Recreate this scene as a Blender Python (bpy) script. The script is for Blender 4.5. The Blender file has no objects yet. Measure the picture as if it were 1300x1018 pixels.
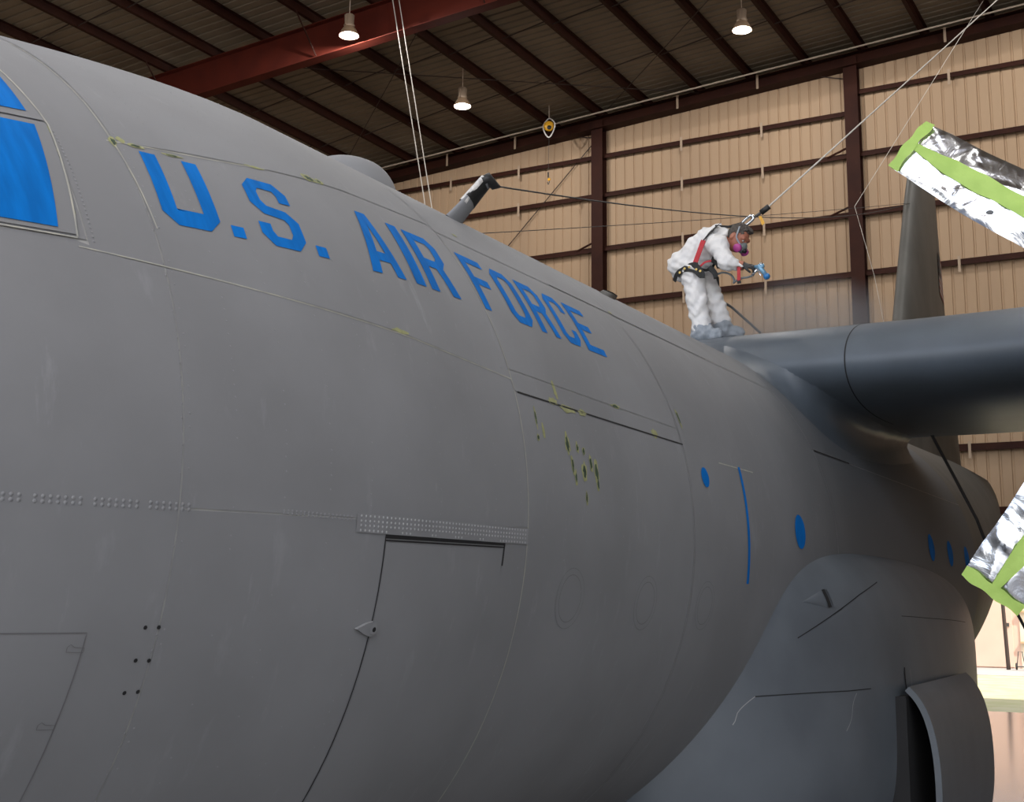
import bpy, bmesh, math, random
import numpy as np
from mathutils import Vector, Matrix

random.seed(7)
rng = np.random.default_rng(7)
H = 2.95            # height of the fuselage axis above the hangar floor; all coordinates below are relative to that axis
R = 2.16            # fuselage radius
C = bpy.context.scene.collection
sc = bpy.context.scene

# ------------------------------------------------------------------ camera
# X points to the aircraft nose (prop plane at X = 0), Y to its port side, Z up from the fuselage axis
F_PX = 1630.257
CAM = np.array([8.55894, 5.06656, -0.42937])
_y, _p, _r = math.radians(29.19306), math.radians(10.47181), math.radians(0.51921)
FW = np.array([-math.cos(_y) * math.cos(_p), -math.sin(_y) * math.cos(_p), math.sin(_p)])
RT = np.cross(FW, [0, 0, 1]); RT /= np.linalg.norm(RT)
UP = np.cross(RT, FW)
RT, UP = math.cos(_r) * RT + math.sin(_r) * UP, math.cos(_r) * UP - math.sin(_r) * RT
cam_d = bpy.data.cameras.new('camera')
cam_d.sensor_width = 36.0
cam_d.lens = F_PX * 36.0 / 1300.0
cam_d.shift_y = -44.0 / 1300.0
cam_d.clip_start = 0.1
cam_d.clip_end = 500
cam = bpy.data.objects.new('camera', cam_d)
C.objects.link(cam)
m3 = Matrix(((RT[0], UP[0], -FW[0]), (RT[1], UP[1], -FW[1]), (RT[2], UP[2], -FW[2])))
cam.matrix_world = Matrix.Translation((CAM[0], CAM[1], CAM[2] + H)) @ m3.to_4x4()
sc.camera = cam

# ------------------------------------------------------------------ sky, sun, exposure
w = bpy.data.worlds.new('sky')
sc.world = w
w.use_nodes = True
nt = w.node_tree
nt.nodes.clear()
wo = nt.nodes.new('ShaderNodeOutputWorld')
bg = nt.nodes.new('ShaderNodeBackground')
sky = nt.nodes.new('ShaderNodeTexSky')
sky.sky_type = 'NISHITA'
sky.sun_disc = False
sky.sun_elevation = math.radians(55)
sky.sun_rotation = math.radians(75)
sky.air_density = 1.0
sky.dust_density = 3.0
SKY_MIX = nt.nodes.new('ShaderNodeMixRGB')
SKY_MIX.inputs[0].default_value = 0.38
SKY_MIX.inputs[2].default_value = (7.5, 7.7, 8.2, 1)      # thin bright haze over the blue
nt.links.new(sky.outputs[0], SKY_MIX.inputs[1])
nt.links.new(SKY_MIX.outputs[0], bg.inputs[0])
bg.inputs[1].default_value = 0.365
nt.links.new(bg.outputs[0], wo.inputs[0])

sun_d = bpy.data.lights.new('sun', 'SUN')
sun_d.energy = 8.5
sun_d.angle = math.radians(0.6)
sun_d.color = (1.0, 0.94, 0.84)
sun = bpy.data.objects.new('sun', sun_d)
C.objects.link(sun)
_s = Vector((0.22, 0.55, 0.80)).normalized()            # direction towards the sun
sun.rotation_euler = _s.to_track_quat('Z', 'Y').to_euler()
sun.location = (30, 60, 80)

vs = sc.view_settings
vs.view_transform = 'Standard'
vs.look = 'None'
vs.gamma = 1.0
vs.use_curve_mapping = False
vs.exposure = 0.0

# ------------------------------------------------------------------ helpers: photo pixels to directions
def ray(u, v):
    d = FW + RT * (u - 650.0) / F_PX - UP * (v - 465.0) / F_PX
    return d / np.linalg.norm(d)
def on_x(u, v, X):
    d = ray(u, v); t = (X - CAM[0]) / d[0]; return CAM + t * d
def on_y(u, v, Y):
    d = ray(u, v); t = (Y - CAM[1]) / d[1]; return CAM + t * d
RS0, RS1 = 15.274, 0.0587           # roof underside z = RS0 + RS1*y up to the ridge
def on_roof(u, v, off=0.0):
    d = ray(u, v); t = (RS0 + off + RS1 * CAM[1] - CAM[2]) / (d[2] - RS1 * d[1]); return CAM + t * d

# ------------------------------------------------------------------ helpers: objects
WORLD = {}
def thing(name, loc, label, cat, group=None):
    o = bpy.data.objects.new(name, None)
    C.objects.link(o)
    o.empty_display_size = 0.2
    o.location = (loc[0], loc[1], loc[2] + H)
    WORLD[o.name] = np.array([loc[0], loc[1], loc[2] + H])
    o['label'] = label; o['category'] = cat
    if group: o['group'] = group
    return o
def tag(o, label, cat, group=None, kind=None):
    o['label'] = label; o['category'] = cat
    if group: o['group'] = group
    if kind: o['kind'] = kind
    return o
def link_mesh(name, me, parent=None):
    o = bpy.data.objects.new(name, me)
    C.objects.link(o)
    if parent is not None:
        o.parent = parent
    return o
def mk(name, V, F, mat, parent=None, smooth=False, origin=None):
    V = np.array(V, float).reshape(-1, 3)
    V = V + np.array([0, 0, H])
    if parent is not None:
        org = WORLD[parent.name]
    elif origin is not None:
        org = np.array([origin[0], origin[1], origin[2] + H])
    else:
        org = np.array([(V[:, 0].min() + V[:, 0].max()) / 2, (V[:, 1].min() + V[:, 1].max()) / 2, V[:, 2].min()])
    me = bpy.data.meshes.new(name)
    me.from_pydata((V - org).tolist(), [], [tuple(int(i) for i in f) for f in F])
    me.update()
    if mat is not None: me.materials.append(M[mat] if isinstance(mat, str) else mat)
    if smooth:
        me.polygons.foreach_set('use_smooth', [True] * len(me.polygons))
    o = link_mesh(name, me, parent)
    if parent is None:
        o.location = org
    WORLD[o.name] = org
    return o
class MB:
    def __init__(s): s.V = []; s.F = []
    def add(s, V, F):
        n = len(s.V); s.V.extend([tuple(map(float, v)) for v in V]); s.F.extend([tuple(i + n for i in f) for f in F]); return s
    def box(s, lo, hi):
        x0, y0, z0 = lo; x1, y1, z1 = hi
        return s.add([(x0, y0, z0), (x1, y0, z0), (x1, y1, z0), (x0, y1, z0), (x0, y0, z1), (x1, y0, z1), (x1, y1, z1), (x0, y1, z1)],
                     [(0, 3, 2, 1), (4, 5, 6, 7), (0, 1, 5, 4), (1, 2, 6, 5), (2, 3, 7, 6), (3, 0, 4, 7)])
    def tube(s, pts, r, n=8, caps=True):
        pts = [np.array(p, float) for p in pts]
        rr = r if hasattr(r, '__len__') else [r] * len(pts)
        rings = []
        up = None
        for i, p in enumerate(pts):
            t = pts[min(i + 1, len(pts) - 1)] - pts[max(i - 1, 0)]
            t = t / (np.linalg.norm(t) + 1e-12)
            if up is None:
                up = np.array([0, 0, 1.0]) if abs(t[2]) < .9 else np.array([1.0, 0, 0])
            a = np.cross(t, up); a /= np.linalg.norm(a) + 1e-12
            b = np.cross(t, a); up = -b if np.dot(-b, up) > 0 else b
            rings.append([p + rr[i] * (math.cos(2 * math.pi * k / n) * a + math.sin(2 * math.pi * k / n) * b) for k in range(n)])
        V = [v for rg in rings for v in rg]
        F = []
        for i in range(len(rings) - 1):
            for k in range(n):
                F.append((i * n + k, i * n + (k + 1) % n, (i + 1) * n + (k + 1) % n, (i + 1) * n + k))
        if caps:
            F.append(tuple(range(n - 1, -1, -1))); F.append(tuple((len(rings) - 1) * n + k for k in range(n)))
        return s.add(V, F)
    def lathe(s, prof, org, axis=(0, 0, 1), n=24):
        axis = np.array(axis, float); axis /= np.linalg.norm(axis)
        up = np.array([1.0, 0, 0]) if abs(axis[0]) < .9 else np.array([0, 1.0, 0])
        a = np.cross(axis, up); a /= np.linalg.norm(a); b = np.cross(axis, a)
        org = np.array(org, float)
        V = [org + h * axis + r * (math.cos(2 * math.pi * k / n) * a + math.sin(2 * math.pi * k / n) * b) for r, h in prof for k in range(n)]
        F = [(i * n + k, i * n + (k + 1) % n, (i + 1) * n + (k + 1) % n, (i + 1) * n + k) for i in range(len(prof) - 1) for k in range(n)]
        return s.add(V, F)
    def build(s, name, mat, parent=None, smooth=False, origin=None):
        return mk(name, s.V, s.F, mat, parent, smooth, origin)
def grid_faces(nu, nv, wrap=False):
    F = []
    for i in range(nu - 1):
        for j in range(nv - (0 if wrap else 1)):
            F.append((i * nv + j, (i + 1) * nv + j, (i + 1) * nv + (j + 1) % nv, i * nv + (j + 1) % nv))
    return F
def catmull(pts, n=8):
    P = [np.array(p, float) for p in pts]
    P = [2 * P[0] - P[1]] + P + [2 * P[-1] - P[-2]]
    out = []
    for i in range(1, len(P) - 2):
        for k in range(n):
            t = k / n
            a, b, c, d = P[i - 1], P[i], P[i + 1], P[i + 2]
            out.append(.5 * (2 * b + (c - a) * t + (2 * a - 5 * b + 4 * c - d) * t * t + (3 * b - a - 3 * c + d) * t ** 3))
    out.append(P[-2])
    return out
# iso-surface of a distance field (surface nets)
def iso(f, lo, hi, h):
    lo = np.array(lo, float); n = np.ceil((np.array(hi) - lo) / h).astype(int) + 1
    ax = [lo[k] + h * np.arange(n[k]) for k in range(3)]
    G = np.stack(np.meshgrid(*ax, indexing='ij'), -1)
    v = f(G.reshape(-1, 3)).reshape(n)
    ins = v < 0
    acc = np.zeros(tuple(n - 1) + (3,)); cnt = np.zeros(tuple(n - 1))
    sl = lambda o, k: slice(o, n[k] - 1 + o)
    corners = [(a, b, c) for a in (0, 1) for b in (0, 1) for c in (0, 1)]
    for i, ca in enumerate(corners):
        for k in range(3):
            if ca[k] == 0:
                cb = list(ca); cb[k] = 1
                va = v[sl(ca[0], 0), sl(ca[1], 1), sl(ca[2], 2)]; vb = v[sl(cb[0], 0), sl(cb[1], 1), sl(cb[2], 2)]
                m = (va < 0) != (vb < 0)
                t = np.where(m, va / np.where(m, va - vb, 1), 0)
                pt = np.zeros(va.shape + (3,)); pt[..., :] = ca; pt[..., k] += t
                acc += pt * m[..., None]; cnt += m
    act = cnt > 0
    idx = -np.ones(act.shape, int); idx[act] = np.arange(act.sum())
    ii = np.argwhere(act)
    V = lo + h * (ii + acc[act] / cnt[act][:, None])
    F = []
    for k in range(3):
        a, b = (k + 1) % 3, (k + 2) % 3
        s0 = [slice(None)] * 3; s1 = [slice(None)] * 3
        s0[k] = slice(0, -1); s1[k] = slice(1, None)
        i0, i1 = ins[tuple(s0)], ins[tuple(s1)]
        for e in np.argwhere(i0 != i1):
            if e[a] < 1 or e[b] < 1 or e[a] >= n[a] - 1 or e[b] >= n[b] - 1: continue
            q = []
            for da, db in ((-1, -1), (0, -1), (0, 0), (-1, 0)):
                c = e.copy(); c[a] += da; c[b] += db; q.append(idx[tuple(c)])
            if min(q) < 0: continue
            F.append(tuple(q) if i0[tuple(e)] else tuple(q[::-1]))
    return V, F
def smin(a, b, k):
    h = np.clip(.5 + .5 * (b - a) / k, 0, 1)
    return b * (1 - h) + a * h - k * h * (1 - h)
def cone(P, a, b, ra, rb):
    a = np.array(a, float); b = np.array(b, float); ab = b - a
    t = np.clip(((P - a) @ ab) / (ab @ ab), 0, 1)
    return np.linalg.norm(P - (a + t[:, None] * ab), axis=1) - (ra + (rb - ra) * t)
def ell(P, c, ax, rad):
    q = np.stack([((P - np.array(c)) @ np.array(a)) / r for a, r in zip(ax, rad)], 1)
    k0 = np.linalg.norm(q, axis=1)
    return (k0 - 1) * min(rad)

# ------------------------------------------------------------------ materials
M = {}
def mat(name, col, rough=.6, metal=0.0, col2=None, nscale=4.0, detail=6.0, bump=0.0, bscale=60.0, stretch=(1, 1, 1), emit=None, spec=.5, lo=.35, hi=.65, coat=0.0):
    m = bpy.data.materials.new(name); m.use_nodes = True
    t = m.node_tree; b = t.nodes['Principled BSDF']
    b.inputs['Roughness'].default_value = rough; b.inputs['Metallic'].default_value = metal
    b.inputs['Specular IOR Level'].default_value = spec
    b.inputs['Coat Weight'].default_value = coat
    b.inputs['Base Color'].default_value = (*col, 1)
    tc = t.nodes.new('ShaderNodeTexCoord'); mp = t.nodes.new('ShaderNodeMapping'); mp.inputs['Scale'].default_value = stretch
    t.links.new(tc.outputs['Object'], mp.inputs[0])
    n = t.nodes.new('ShaderNodeTexNoise'); n.inputs['Scale'].default_value = nscale; n.inputs['Detail'].default_value = detail
    t.links.new(mp.outputs[0], n.inputs['Vector'])
    r = t.nodes.new('ShaderNodeValToRGB')
    r.color_ramp.elements[0].position = lo; r.color_ramp.elements[1].position = hi
    r.color_ramp.elements[0].color = (*(col2 or [c * .88 for c in col]), 1); r.color_ramp.elements[1].color = (*col, 1)
    t.links.new(n.outputs[0], r.inputs[0]); t.links.new(r.outputs[0], b.inputs['Base Color'])
    if bump:
        n2 = t.nodes.new('ShaderNodeTexNoise'); n2.inputs['Scale'].default_value = bscale; n2.inputs['Detail'].default_value = 4
        t.links.new(mp.outputs[0], n2.inputs['Vector'])
        bp = t.nodes.new('ShaderNodeBump'); bp.inputs['Strength'].default_value = bump; bp.inputs['Distance'].default_value = .01
        t.links.new(n2.outputs[0], bp.inputs['Height']); t.links.new(bp.outputs[0], b.inputs['Normal'])
    if emit:
        b.inputs['Emission Color'].default_value = (*emit[:3], 1); b.inputs['Emission Strength'].default_value = emit[3]
    M[name] = m
    return m
def skin_mat(name, base, alt, fresh, streak, rough):
    # sanded grey paint: broad mottling, pale sanding marks, and the newly sprayed darker coat spreading from the wing
    m = bpy.data.materials.new(name); m.use_nodes = True
    t = m.node_tree; b = t.nodes['Principled BSDF']; L = t.links.new
    tc = t.nodes.new('ShaderNodeTexCoord')
    def noise(scale, detail, st, rough_=.5):
        mp = t.nodes.new('ShaderNodeMapping'); mp.inputs['Scale'].default_value = st; L(tc.outputs['Object'], mp.inputs[0])
        n = t.nodes.new('ShaderNodeTexNoise'); n.inputs['Scale'].default_value = scale; n.inputs['Detail'].default_value = detail
        n.inputs['Roughness'].default_value = rough_
        L(mp.outputs[0], n.inputs['Vector']); return n.outputs[0]
    def ramp(src, a, c, ca, cc):
        r = t.nodes.new('ShaderNodeValToRGB'); r.color_ramp.elements[0].position = a; r.color_ramp.elements[1].position = c
        r.color_ramp.elements[0].color = (*ca, 1); r.color_ramp.elements[1].color = (*cc, 1); L(src, r.inputs[0]); return r.outputs[0]
    def mix(f, a, c, typ='MIX'):
        x = t.nodes.new('ShaderNodeMixRGB'); x.blend_type = typ
        if isinstance(f, (int, float)): x.inputs[0].default_value = f
        else: L(f, x.inputs[0])
        for s, i in ((a, 1), (c, 2)):
            if isinstance(s, tuple): x.inputs[i].default_value = (*s, 1)
            else: L(s, x.inputs[i])
        return x.outputs[0]
    c0 = ramp(noise(1.3, 7, (1, 1, 1)), .38, .66, alt, base)
    c1 = mix(ramp(noise(7, 8, (1.2, .5, .35), .65), .60, .80, (0, 0, 0), (.35, .35, .35)), c0, streak)
    c2 = mix(ramp(noise(3.2, 10, (2.2, .45, .45), .7), .63, .74, (0, 0, 0), (.45, .45, .45)), c1, streak)
    sp = t.nodes.new('ShaderNodeSeparateXYZ'); L(tc.outputs['Object'], sp.inputs[0])
    ad = t.nodes.new('ShaderNodeMath'); ad.operation = 'MULTIPLY_ADD'; L(noise(1.1, 3, (1, 1, 1)), ad.inputs[0]); ad.inputs[1].default_value = 1.6; L(sp.outputs[0], ad.inputs[2])
    mr = t.nodes.new('ShaderNodeMapRange'); L(ad.outputs[0], mr.inputs[0])
    mr.inputs[1].default_value = 0.7; mr.inputs[2].default_value = -2.4; mr.inputs[3].default_value = 0; mr.inputs[4].default_value = 1; mr.interpolation_type = 'SMOOTHSTEP'
    c3 = mix(mr.outputs[0], c2, fresh)
    L(c3, b.inputs['Base Color'])
    rr = t.nodes.new('ShaderNodeMapRange'); L(mr.outputs[0], rr.inputs[0]); rr.inputs[3].default_value = rough; rr.inputs[4].default_value = rough - .12
    L(rr.outputs[0], b.inputs['Roughness'])
    b.inputs['Specular IOR Level'].default_value = .3
    bp = t.nodes.new('ShaderNodeBump'); bp.inputs['Strength'].default_value = .12; bp.inputs['Distance'].default_value = .02
    L(noise(2.2, 3, (1, 1, 1)), bp.inputs['Height']); L(bp.outputs[0], b.inputs['Normal'])
    M[name] = m
skin_mat('sanded_grey', (.245, .249, .258), (.214, .217, .224), (.125, .133, .145), (.36, .37, .39), .66)
mat('hull_seam', (.40, .40, .38), .7, col2=(.30, .30, .30), nscale=9)
mat('rivet_grey', (.275, .28, .29), .6)
mat('rivet_pale', (.42, .43, .44), .5)
mat('seal_grey', (.15, .15, .155), .7)
mat('plate_grey', (.25, .255, .265), .5, nscale=6)
mat('fresh_paint', (.092, .112, .135), .42, col2=(.08, .097, .116), nscale=2.5, bump=.04, bscale=8, spec=.5)
mat('sponson_paint', (.125, .142, .160), .45, col2=(.10, .114, .13), nscale=1.6, bump=.06, bscale=5)
mat('under_paint', (.028, .026, .024), .16, col2=(.02, .019, .018), nscale=3, bump=.08, bscale=3.0, spec=.4)
mat('fin_paint', (.12, .115, .105), .55, col2=(.09, .088, .08), nscale=2.2, stretch=(1, 1, .4))
mat('dark_gap', (.012, .012, .013), .8)
mat('blue_mask', (.001, .17, .58), .75, spec=.1, col2=(.001, .13, .45), nscale=3.5, stretch=(6, 1, 1), detail=5, bump=.1, bscale=40)
mat('chip_yellow', (.36, .36, .17), .8, col2=(.27, .28, .13), nscale=30)
mat('chip_green', (.05, .085, .045), .8, col2=(.03, .05, .03), nscale=30)
mat('filler', (.46, .45, .38), .8, col2=(.33, .33, .30), nscale=14)
mat('mast_black', (.02, .02, .02), .5, col2=(.01, .01, .01), nscale=20)
mat('mast_white', (.70, .68, .64), .6, col2=(.5, .48, .46), nscale=30)
mat('wire_dark', (.05, .045, .04), .6)
mat('tape_green', (.43, .62, .14), .62, col2=(.36, .54, .11), nscale=7, bump=.3, bscale=25)
mat('flag_red', (.30, .10, .08), .7); mat('flag_white', (.36, .34, .31), .7); mat('flag_blue', (.03, .032, .04), .7)
mat('metal_dark', (.10, .10, .10), .45, metal=.6)
mat('wall_tan', (.43, .298, .19), .62, col2=(.39, .27, .175), nscale=.7, stretch=(1, 1, .15), spec=.3)
mat('steel_red', (.10, .018, .011), .65, spec=.12, col2=(.08, .015, .010), nscale=2)
mat('purlin_brown', (.040, .013, .008), .6, spec=.12, col2=(.03, .010, .007), nscale=2)
mat('strap_tan', (.42, .31, .22), .6)
mat('roof_sheet', (.23, .185, .13), .5, col2=(.19, .15, .105), nscale=.8, spec=.4)
mat('pipe_tan', (.55, .45, .36), .45)
mat('rod_dark', (.035, .02, .015), .6)
mat('lamp_body', (.40, .30, .22), .45, metal=.2)
mat('lamp_shade', (.46, .32, .21), .4, metal=.3)
mat('lamp_glow', (1, .9, .8), .5, emit=(1.0, .93, .85, 14.0))
mat('rope_pale', (.72, .68, .62), .8)
mat('yellow_plastic', (.80, .42, .02), .45, col2=(.62, .30, .02), nscale=40)
mat('floor_concrete', (.08, .078, .076), .13, col2=(.065, .063, .06), nscale=.5, bump=.03, bscale=9)
mat('grass', (.40, .38, .17), .95, col2=(.48, .43, .24), nscale=1.3, bump=.4, bscale=30)
mat('apron', (.30, .29, .27), .8, col2=(.26, .25, .24), nscale=.3)
mat('barn_pink', (.66, .47, .37), .8, col2=(.62, .43, .34), nscale=.8)
mat('barn_cream', (.72, .62, .48), .8)
mat('barn_trim', (.60, .38, .22), .8)
mat('white_suit', (.80, .78, .76), .8, col2=(.72, .71, .71), nscale=9, bump=.7, bscale=16)
mat('suit_grey', (.36, .39, .43), .85, col2=(.24, .27, .30), nscale=14, bump=.5, bscale=30)
mat('skin', (.42, .165, .10), .5, col2=(.34, .12, .075), nscale=12, bump=.1, bscale=80)
mat('hair', (.10, .085, .07), .7, col2=(.045, .035, .03), nscale=40, bump=.8, bscale=90)
mat('glove_black', (.025, .026, .028), .5, bump=.3, bscale=60)
mat('strap_black', (.018, .018, .018), .7, bump=.3, bscale=90)
mat('strap_red', (.52, .025, .035), .6, bump=.2, bscale=90)
mat('mask_grey', (.16, .18, .18), .45)
mat('mask_pink', (.48, .07, .30), .5)
mat('gun_blue', (.22, .42, .60), .3, metal=.3)
mat('gun_cap', (.03, .20, .50), .35)
mat('chrome', (.70, .72, .74), .22, metal=1.0)
mat('brass', (.55, .38, .12), .4, metal=.8)
mat('hose_black', (.025, .025, .027), .5)
mat('hose_grey', (.16, .18, .19), .5)
mat('tyre', (.02, .02, .02), .85)
# crinkled reflective film
m = bpy.data.materials.new('foil'); m.use_nodes = True; t = m.node_tree; b = t.nodes['Principled BSDF']
b.inputs['Base Color'].default_value = (.90, .92, .95, 1); b.inputs['Metallic'].default_value = 1.0; b.inputs['Roughness'].default_value = .22
tc = t.nodes.new('ShaderNodeTexCoord'); n1 = t.nodes.new('ShaderNodeTexNoise'); n1.inputs['Scale'].default_value = 6; n1.inputs['Detail'].default_value = 3; n1.inputs['Distortion'].default_value = 1.2
t.links.new(tc.outputs['Object'], n1.inputs['Vector']); bp = t.nodes.new('ShaderNodeBump'); bp.inputs['Strength'].default_value = .30; bp.inputs['Distance'].default_value = .03
t.links.new(n1.outputs[0], bp.inputs['Height']); t.links.new(bp.outputs[0], b.inputs['Normal']); M['foil'] = m

# ================================================================== SETTING
XW, XF, YL, YR, YRIDGE = -26.0, 14.0, -24.0, 32.0, 4.0
def roof_z(y):
    return RS0 + RS1 * y if y <= YRIDGE else RS0 + RS1 * YRIDGE - RS1 * (y - YRIDGE)
GROUND = -H
floor = mk('floor', *(lambda b: (b.V, b.F))(MB().box((XW, YL, GROUND - .3), (XF + 1, YR, GROUND))), 'floor_concrete')
floor['kind'] = 'structure'
o = MB().box((XF + 1, -90, GROUND - .34), (90, 100, GROUND - .02)).build('apron', 'apron'); o['kind'] = 'structure'
o = MB().box((-120, -90, GROUND - .34), (XW, 100, GROUND - .02)).build('field', 'grass'); o['kind'] = 'structure'
o = MB().box((-60, -30, GROUND - .10), (-44.5, 30, GROUND - .005)).build('path', 'apron'); o['kind'] = 'structure'

DOOR_Y0, DOOR_Y1, DOOR_Z = -1.15, 4.4, 0.28
def ribbed(y0, w_, z0, z1a, z1b, x, d=.032, rw=.028):
    # one sheet of ribbed cladding standing in the plane x, ribs every third of its width, facing +x
    V = []; n = 3; p = w_ / n; ys = []
    for k in range(n):
        a = y0 + k * p
        ys += [(a, 0), (a + p - 2.6 * rw, 0), (a + p - 2.0 * rw, d), (a + p - .6 * rw, d)]
    ys.append((y0 + w_, 0))
    for y, dx in ys:
        f = (y - y0) / w_
        V += [(x - dx, y, z0), (x - dx, y, z1a + (z1b - z1a) * f)]
    F = [(2 * i, 2 * i + 2, 2 * i + 3, 2 * i + 1) for i in range(len(ys) - 1)]
    return V, F
wall = MB().box((XW - .16, YL, DOOR_Z), (XW - .06, YR, 13.6)).box((XW - .16, YL, GROUND), (XW - .06, DOOR_Y0, DOOR_Z)).box((XW - .16, DOOR_Y1, GROUND), (XW - .06, YR, DOOR_Z)).build('wall_back', 'wall_tan')
wall['kind'] = 'structure'
PW = .9144
k = 0
y = YL
while y < YR - .01:
    y1 = min(y + PW, YR)
    inside = y + PW / 2 > DOOR_Y0 and y + PW / 2 < DOOR_Y1
    V, F = ribbed(y, y1 - y, DOOR_Z if inside else GROUND, roof_z(y) + .09, roof_z(y1) + .09, XW)
    mk('wall_panel', V, F, 'wall_tan', wall)
    y = y1
COLS = [-19.2, -11.13, -3.28, 4.6, 12.5, 20.4, 28.2]
for cy in COLS:
    b = MB()
    z0 = DOOR_Z if DOOR_Y0 < cy < DOOR_Y1 else GROUND
    b.box((XW + .02, cy - .19, z0), (XW + .035, cy + .19, roof_z(cy) - .3)).box((XW + .32, cy - .19, z0), (XW + .335, cy + .19, roof_z(cy) - .3)).box((XW + .03, cy - .012, z0), (XW + .33, cy + .012, roof_z(cy) - .3))
    b.build('column', 'purlin_brown', wall)
edges = [YL] + COLS + [YR]
GZ = [13.22, 11.97, 10.26, 8.56, 6.9, 5.25, 3.64, 2.0, .45]
for i in range(len(edges) - 1):
    for gz in GZ:
        if gz == 13.22 and i >= 3: gz = 13.80
        a, b_ = edges[i] + .19, edges[i + 1] - .19
        MB().box((XW + .02, a, gz - .012), (XW + .20, b_, gz + .0)).box((XW + .185, a, gz - .10), (XW + .20, b_, gz - .012)).box((XW + .02, a, gz - .0), (XW + .035, b_, gz + .10)).build('girt', 'purlin_brown', wall)
for sy in (-21.6, -16.5, -13.95, -8.4, -5.92, -.65, 1.9, 7.2):
    for gz in GZ[:7]:
        if gz == 13.22 and sy > -3.3: gz = 13.80
        MB().box((XW + .201, sy - .035, gz - .30), (XW + .208, sy + .035, gz + .14)).build('strap', 'strap_tan', wall)
    MB().box((XW + .46, sy - .035, roof_z(sy) - .62), (XW + .467, sy + .035, roof_z(sy) - .2)).build('strap', 'strap_tan', wall)
# end-wall rafter, kinked girt ends, brace cables
b = MB()
for (a0, a1) in ((YL, YRIDGE), (YRIDGE, YR)):
    for (dx0, dx1, o0, o1) in ((.02, .45, -.235, -.215), (.22, .25, -.56, -.235), (.02, .45, -.58, -.56)):
        z0, z1 = roof_z(a0), roof_z(a1)
        b.add([(XW + dx0, a0, z0 + o0), (XW + dx1, a0, z0 + o0), (XW + dx1, a1, z1 + o0), (XW + dx0, a1, z1 + o0), (XW + dx0, a0, z0 + o1), (XW + dx1, a0, z0 + o1), (XW + dx1, a1, z1 + o1), (XW + dx0, a1, z1 + o1)],
              [(0, 3, 2, 1), (4, 5, 6, 7), (0, 1, 5, 4), (1, 2, 6, 5), (2, 3, 7, 6), (3, 0, 4, 7)])
b.build('end_rafter', 'purlin_brown', wall)
for cy, zz in ((-11.13, 10.26), (-3.28, 10.26), (-3.28, 11.97)):
    MB().tube([(XW + .2, cy - .75, zz), (XW + .3, cy - .15, zz + .17)], .03, 6).build('knee_brace', 'purlin_brown', wall)
MB().tube([(XW + .1, -11.2, 13.85), (XW + .1, -19.1, 6.2)], .014, 6).build('brace_cable', 'rod_dark', wall)
MB().tube([(XW + .1, -11.2, 13.85), (XW + .1, -13.2, 14.3)], .014, 6).build('brace_cable', 'rod_dark', wall)
MB().tube([(XW + .1, -3.3, 14.2), (XW + .1, -5.1, 14.75)], .014, 6).build('brace_cable', 'rod_dark', wall)
# back door frame
tr = MB().box((XW - .2, DOOR_Y0 - .15, DOOR_Z - .02), (XW + .3, DOOR_Y1 + .15, DOOR_Z + .13)).box((XW - .2, DOOR_Y0 - .15, GROUND), (XW + .3, DOOR_Y0, DOOR_Z)).box((XW - .2, DOOR_Y1, GROUND), (XW + .3, DOOR_Y1 + .15, DOOR_Z)).build('trim_1', 'barn_trim')
tr['kind'] = 'structure'

# side walls (outside the frame, they shade the interior)
for nm, yy, s in (('wall_left', YL, 1), ('wall_right', YR, -1)):
    b = MB()
    n = int((XF - XW) / .3048)
    xs = []
    for i in range(n):
        a = XW + i * .3048
        xs += [(a, 0), (a + .235, 0), (a + .25, .03), (a + .29, .03)]
    xs.append((XF, 0))
    V = []
    for x, d in xs: V += [(x, yy - s * d, GROUND), (x, yy - s * d, roof_z(yy) + .09)]
    b.add(V, [(2 * i, 2 * i + 2, 2 * i + 3, 2 * i + 1) for i in range(len(xs) - 1)])
    o = b.build(nm, 'wall_tan'); o['kind'] = 'structure'

# roof
ceil = MB()
for (a0, a1) in ((YL, YRIDGE), (YRIDGE, YR)):
    z0, z1 = roof_z(a0), roof_z(a1)
    xa = XW - .25; a0, a1 = (a0 - .25, a1) if a0 == YL else (a0, a1 + .25); z0, z1 = roof_z(a0), roof_z(a1)
    ceil.add([(xa, a0, z0 + .06), (XF, a0, z0 + .06), (XF, a1, z1 + .06), (xa, a1, z1 + .06), (xa, a0, z0 + .14), (XF, a0, z0 + .14), (XF, a1, z1 + .14), (xa, a1, z1 + .14)],
             [(0, 3, 2, 1), (4, 5, 6, 7), (0, 1, 5, 4), (1, 2, 6, 5), (2, 3, 7, 6), (3, 0, 4, 7)])
ceil = ceil.build('ceiling', 'roof_sheet'); ceil['kind'] = 'structure'
x = XW
while x < XF - .01:
    x1 = min(x + PW, XF)
    for (a0, a1) in ((YL, YRIDGE), (YRIDGE, YR)):
        prof = []
        p = (x1 - x) / 3
        for kk in range(3):
            a = x + kk * p
            prof += [(a, 0), (a + p - .085, 0), (a + p - .065, .045), (a + p - .02, .045)]
        prof.append((x1, 0))
        V = []
        for px_, dz in prof: V += [(px_, a0, roof_z(a0) + dz), (px_, a1, roof_z(a1) + dz)]
        mk('roof_panel', V, [(2 * i + 1, 2 * i + 3, 2 * i + 2, 2 * i) for i in range(len(prof) - 1)], 'roof_sheet', ceil)
    x = x1
py = [-22.9, -21.25, -19.55, -17.85, -16.15, -14.45, -12.62, -10.97, -9.45, -7.75, -6.15, -4.5, -2.9, -1.2, .5, 2.2, 3.8]
py += [2 * YRIDGE - v for v in py[:-1]]
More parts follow.
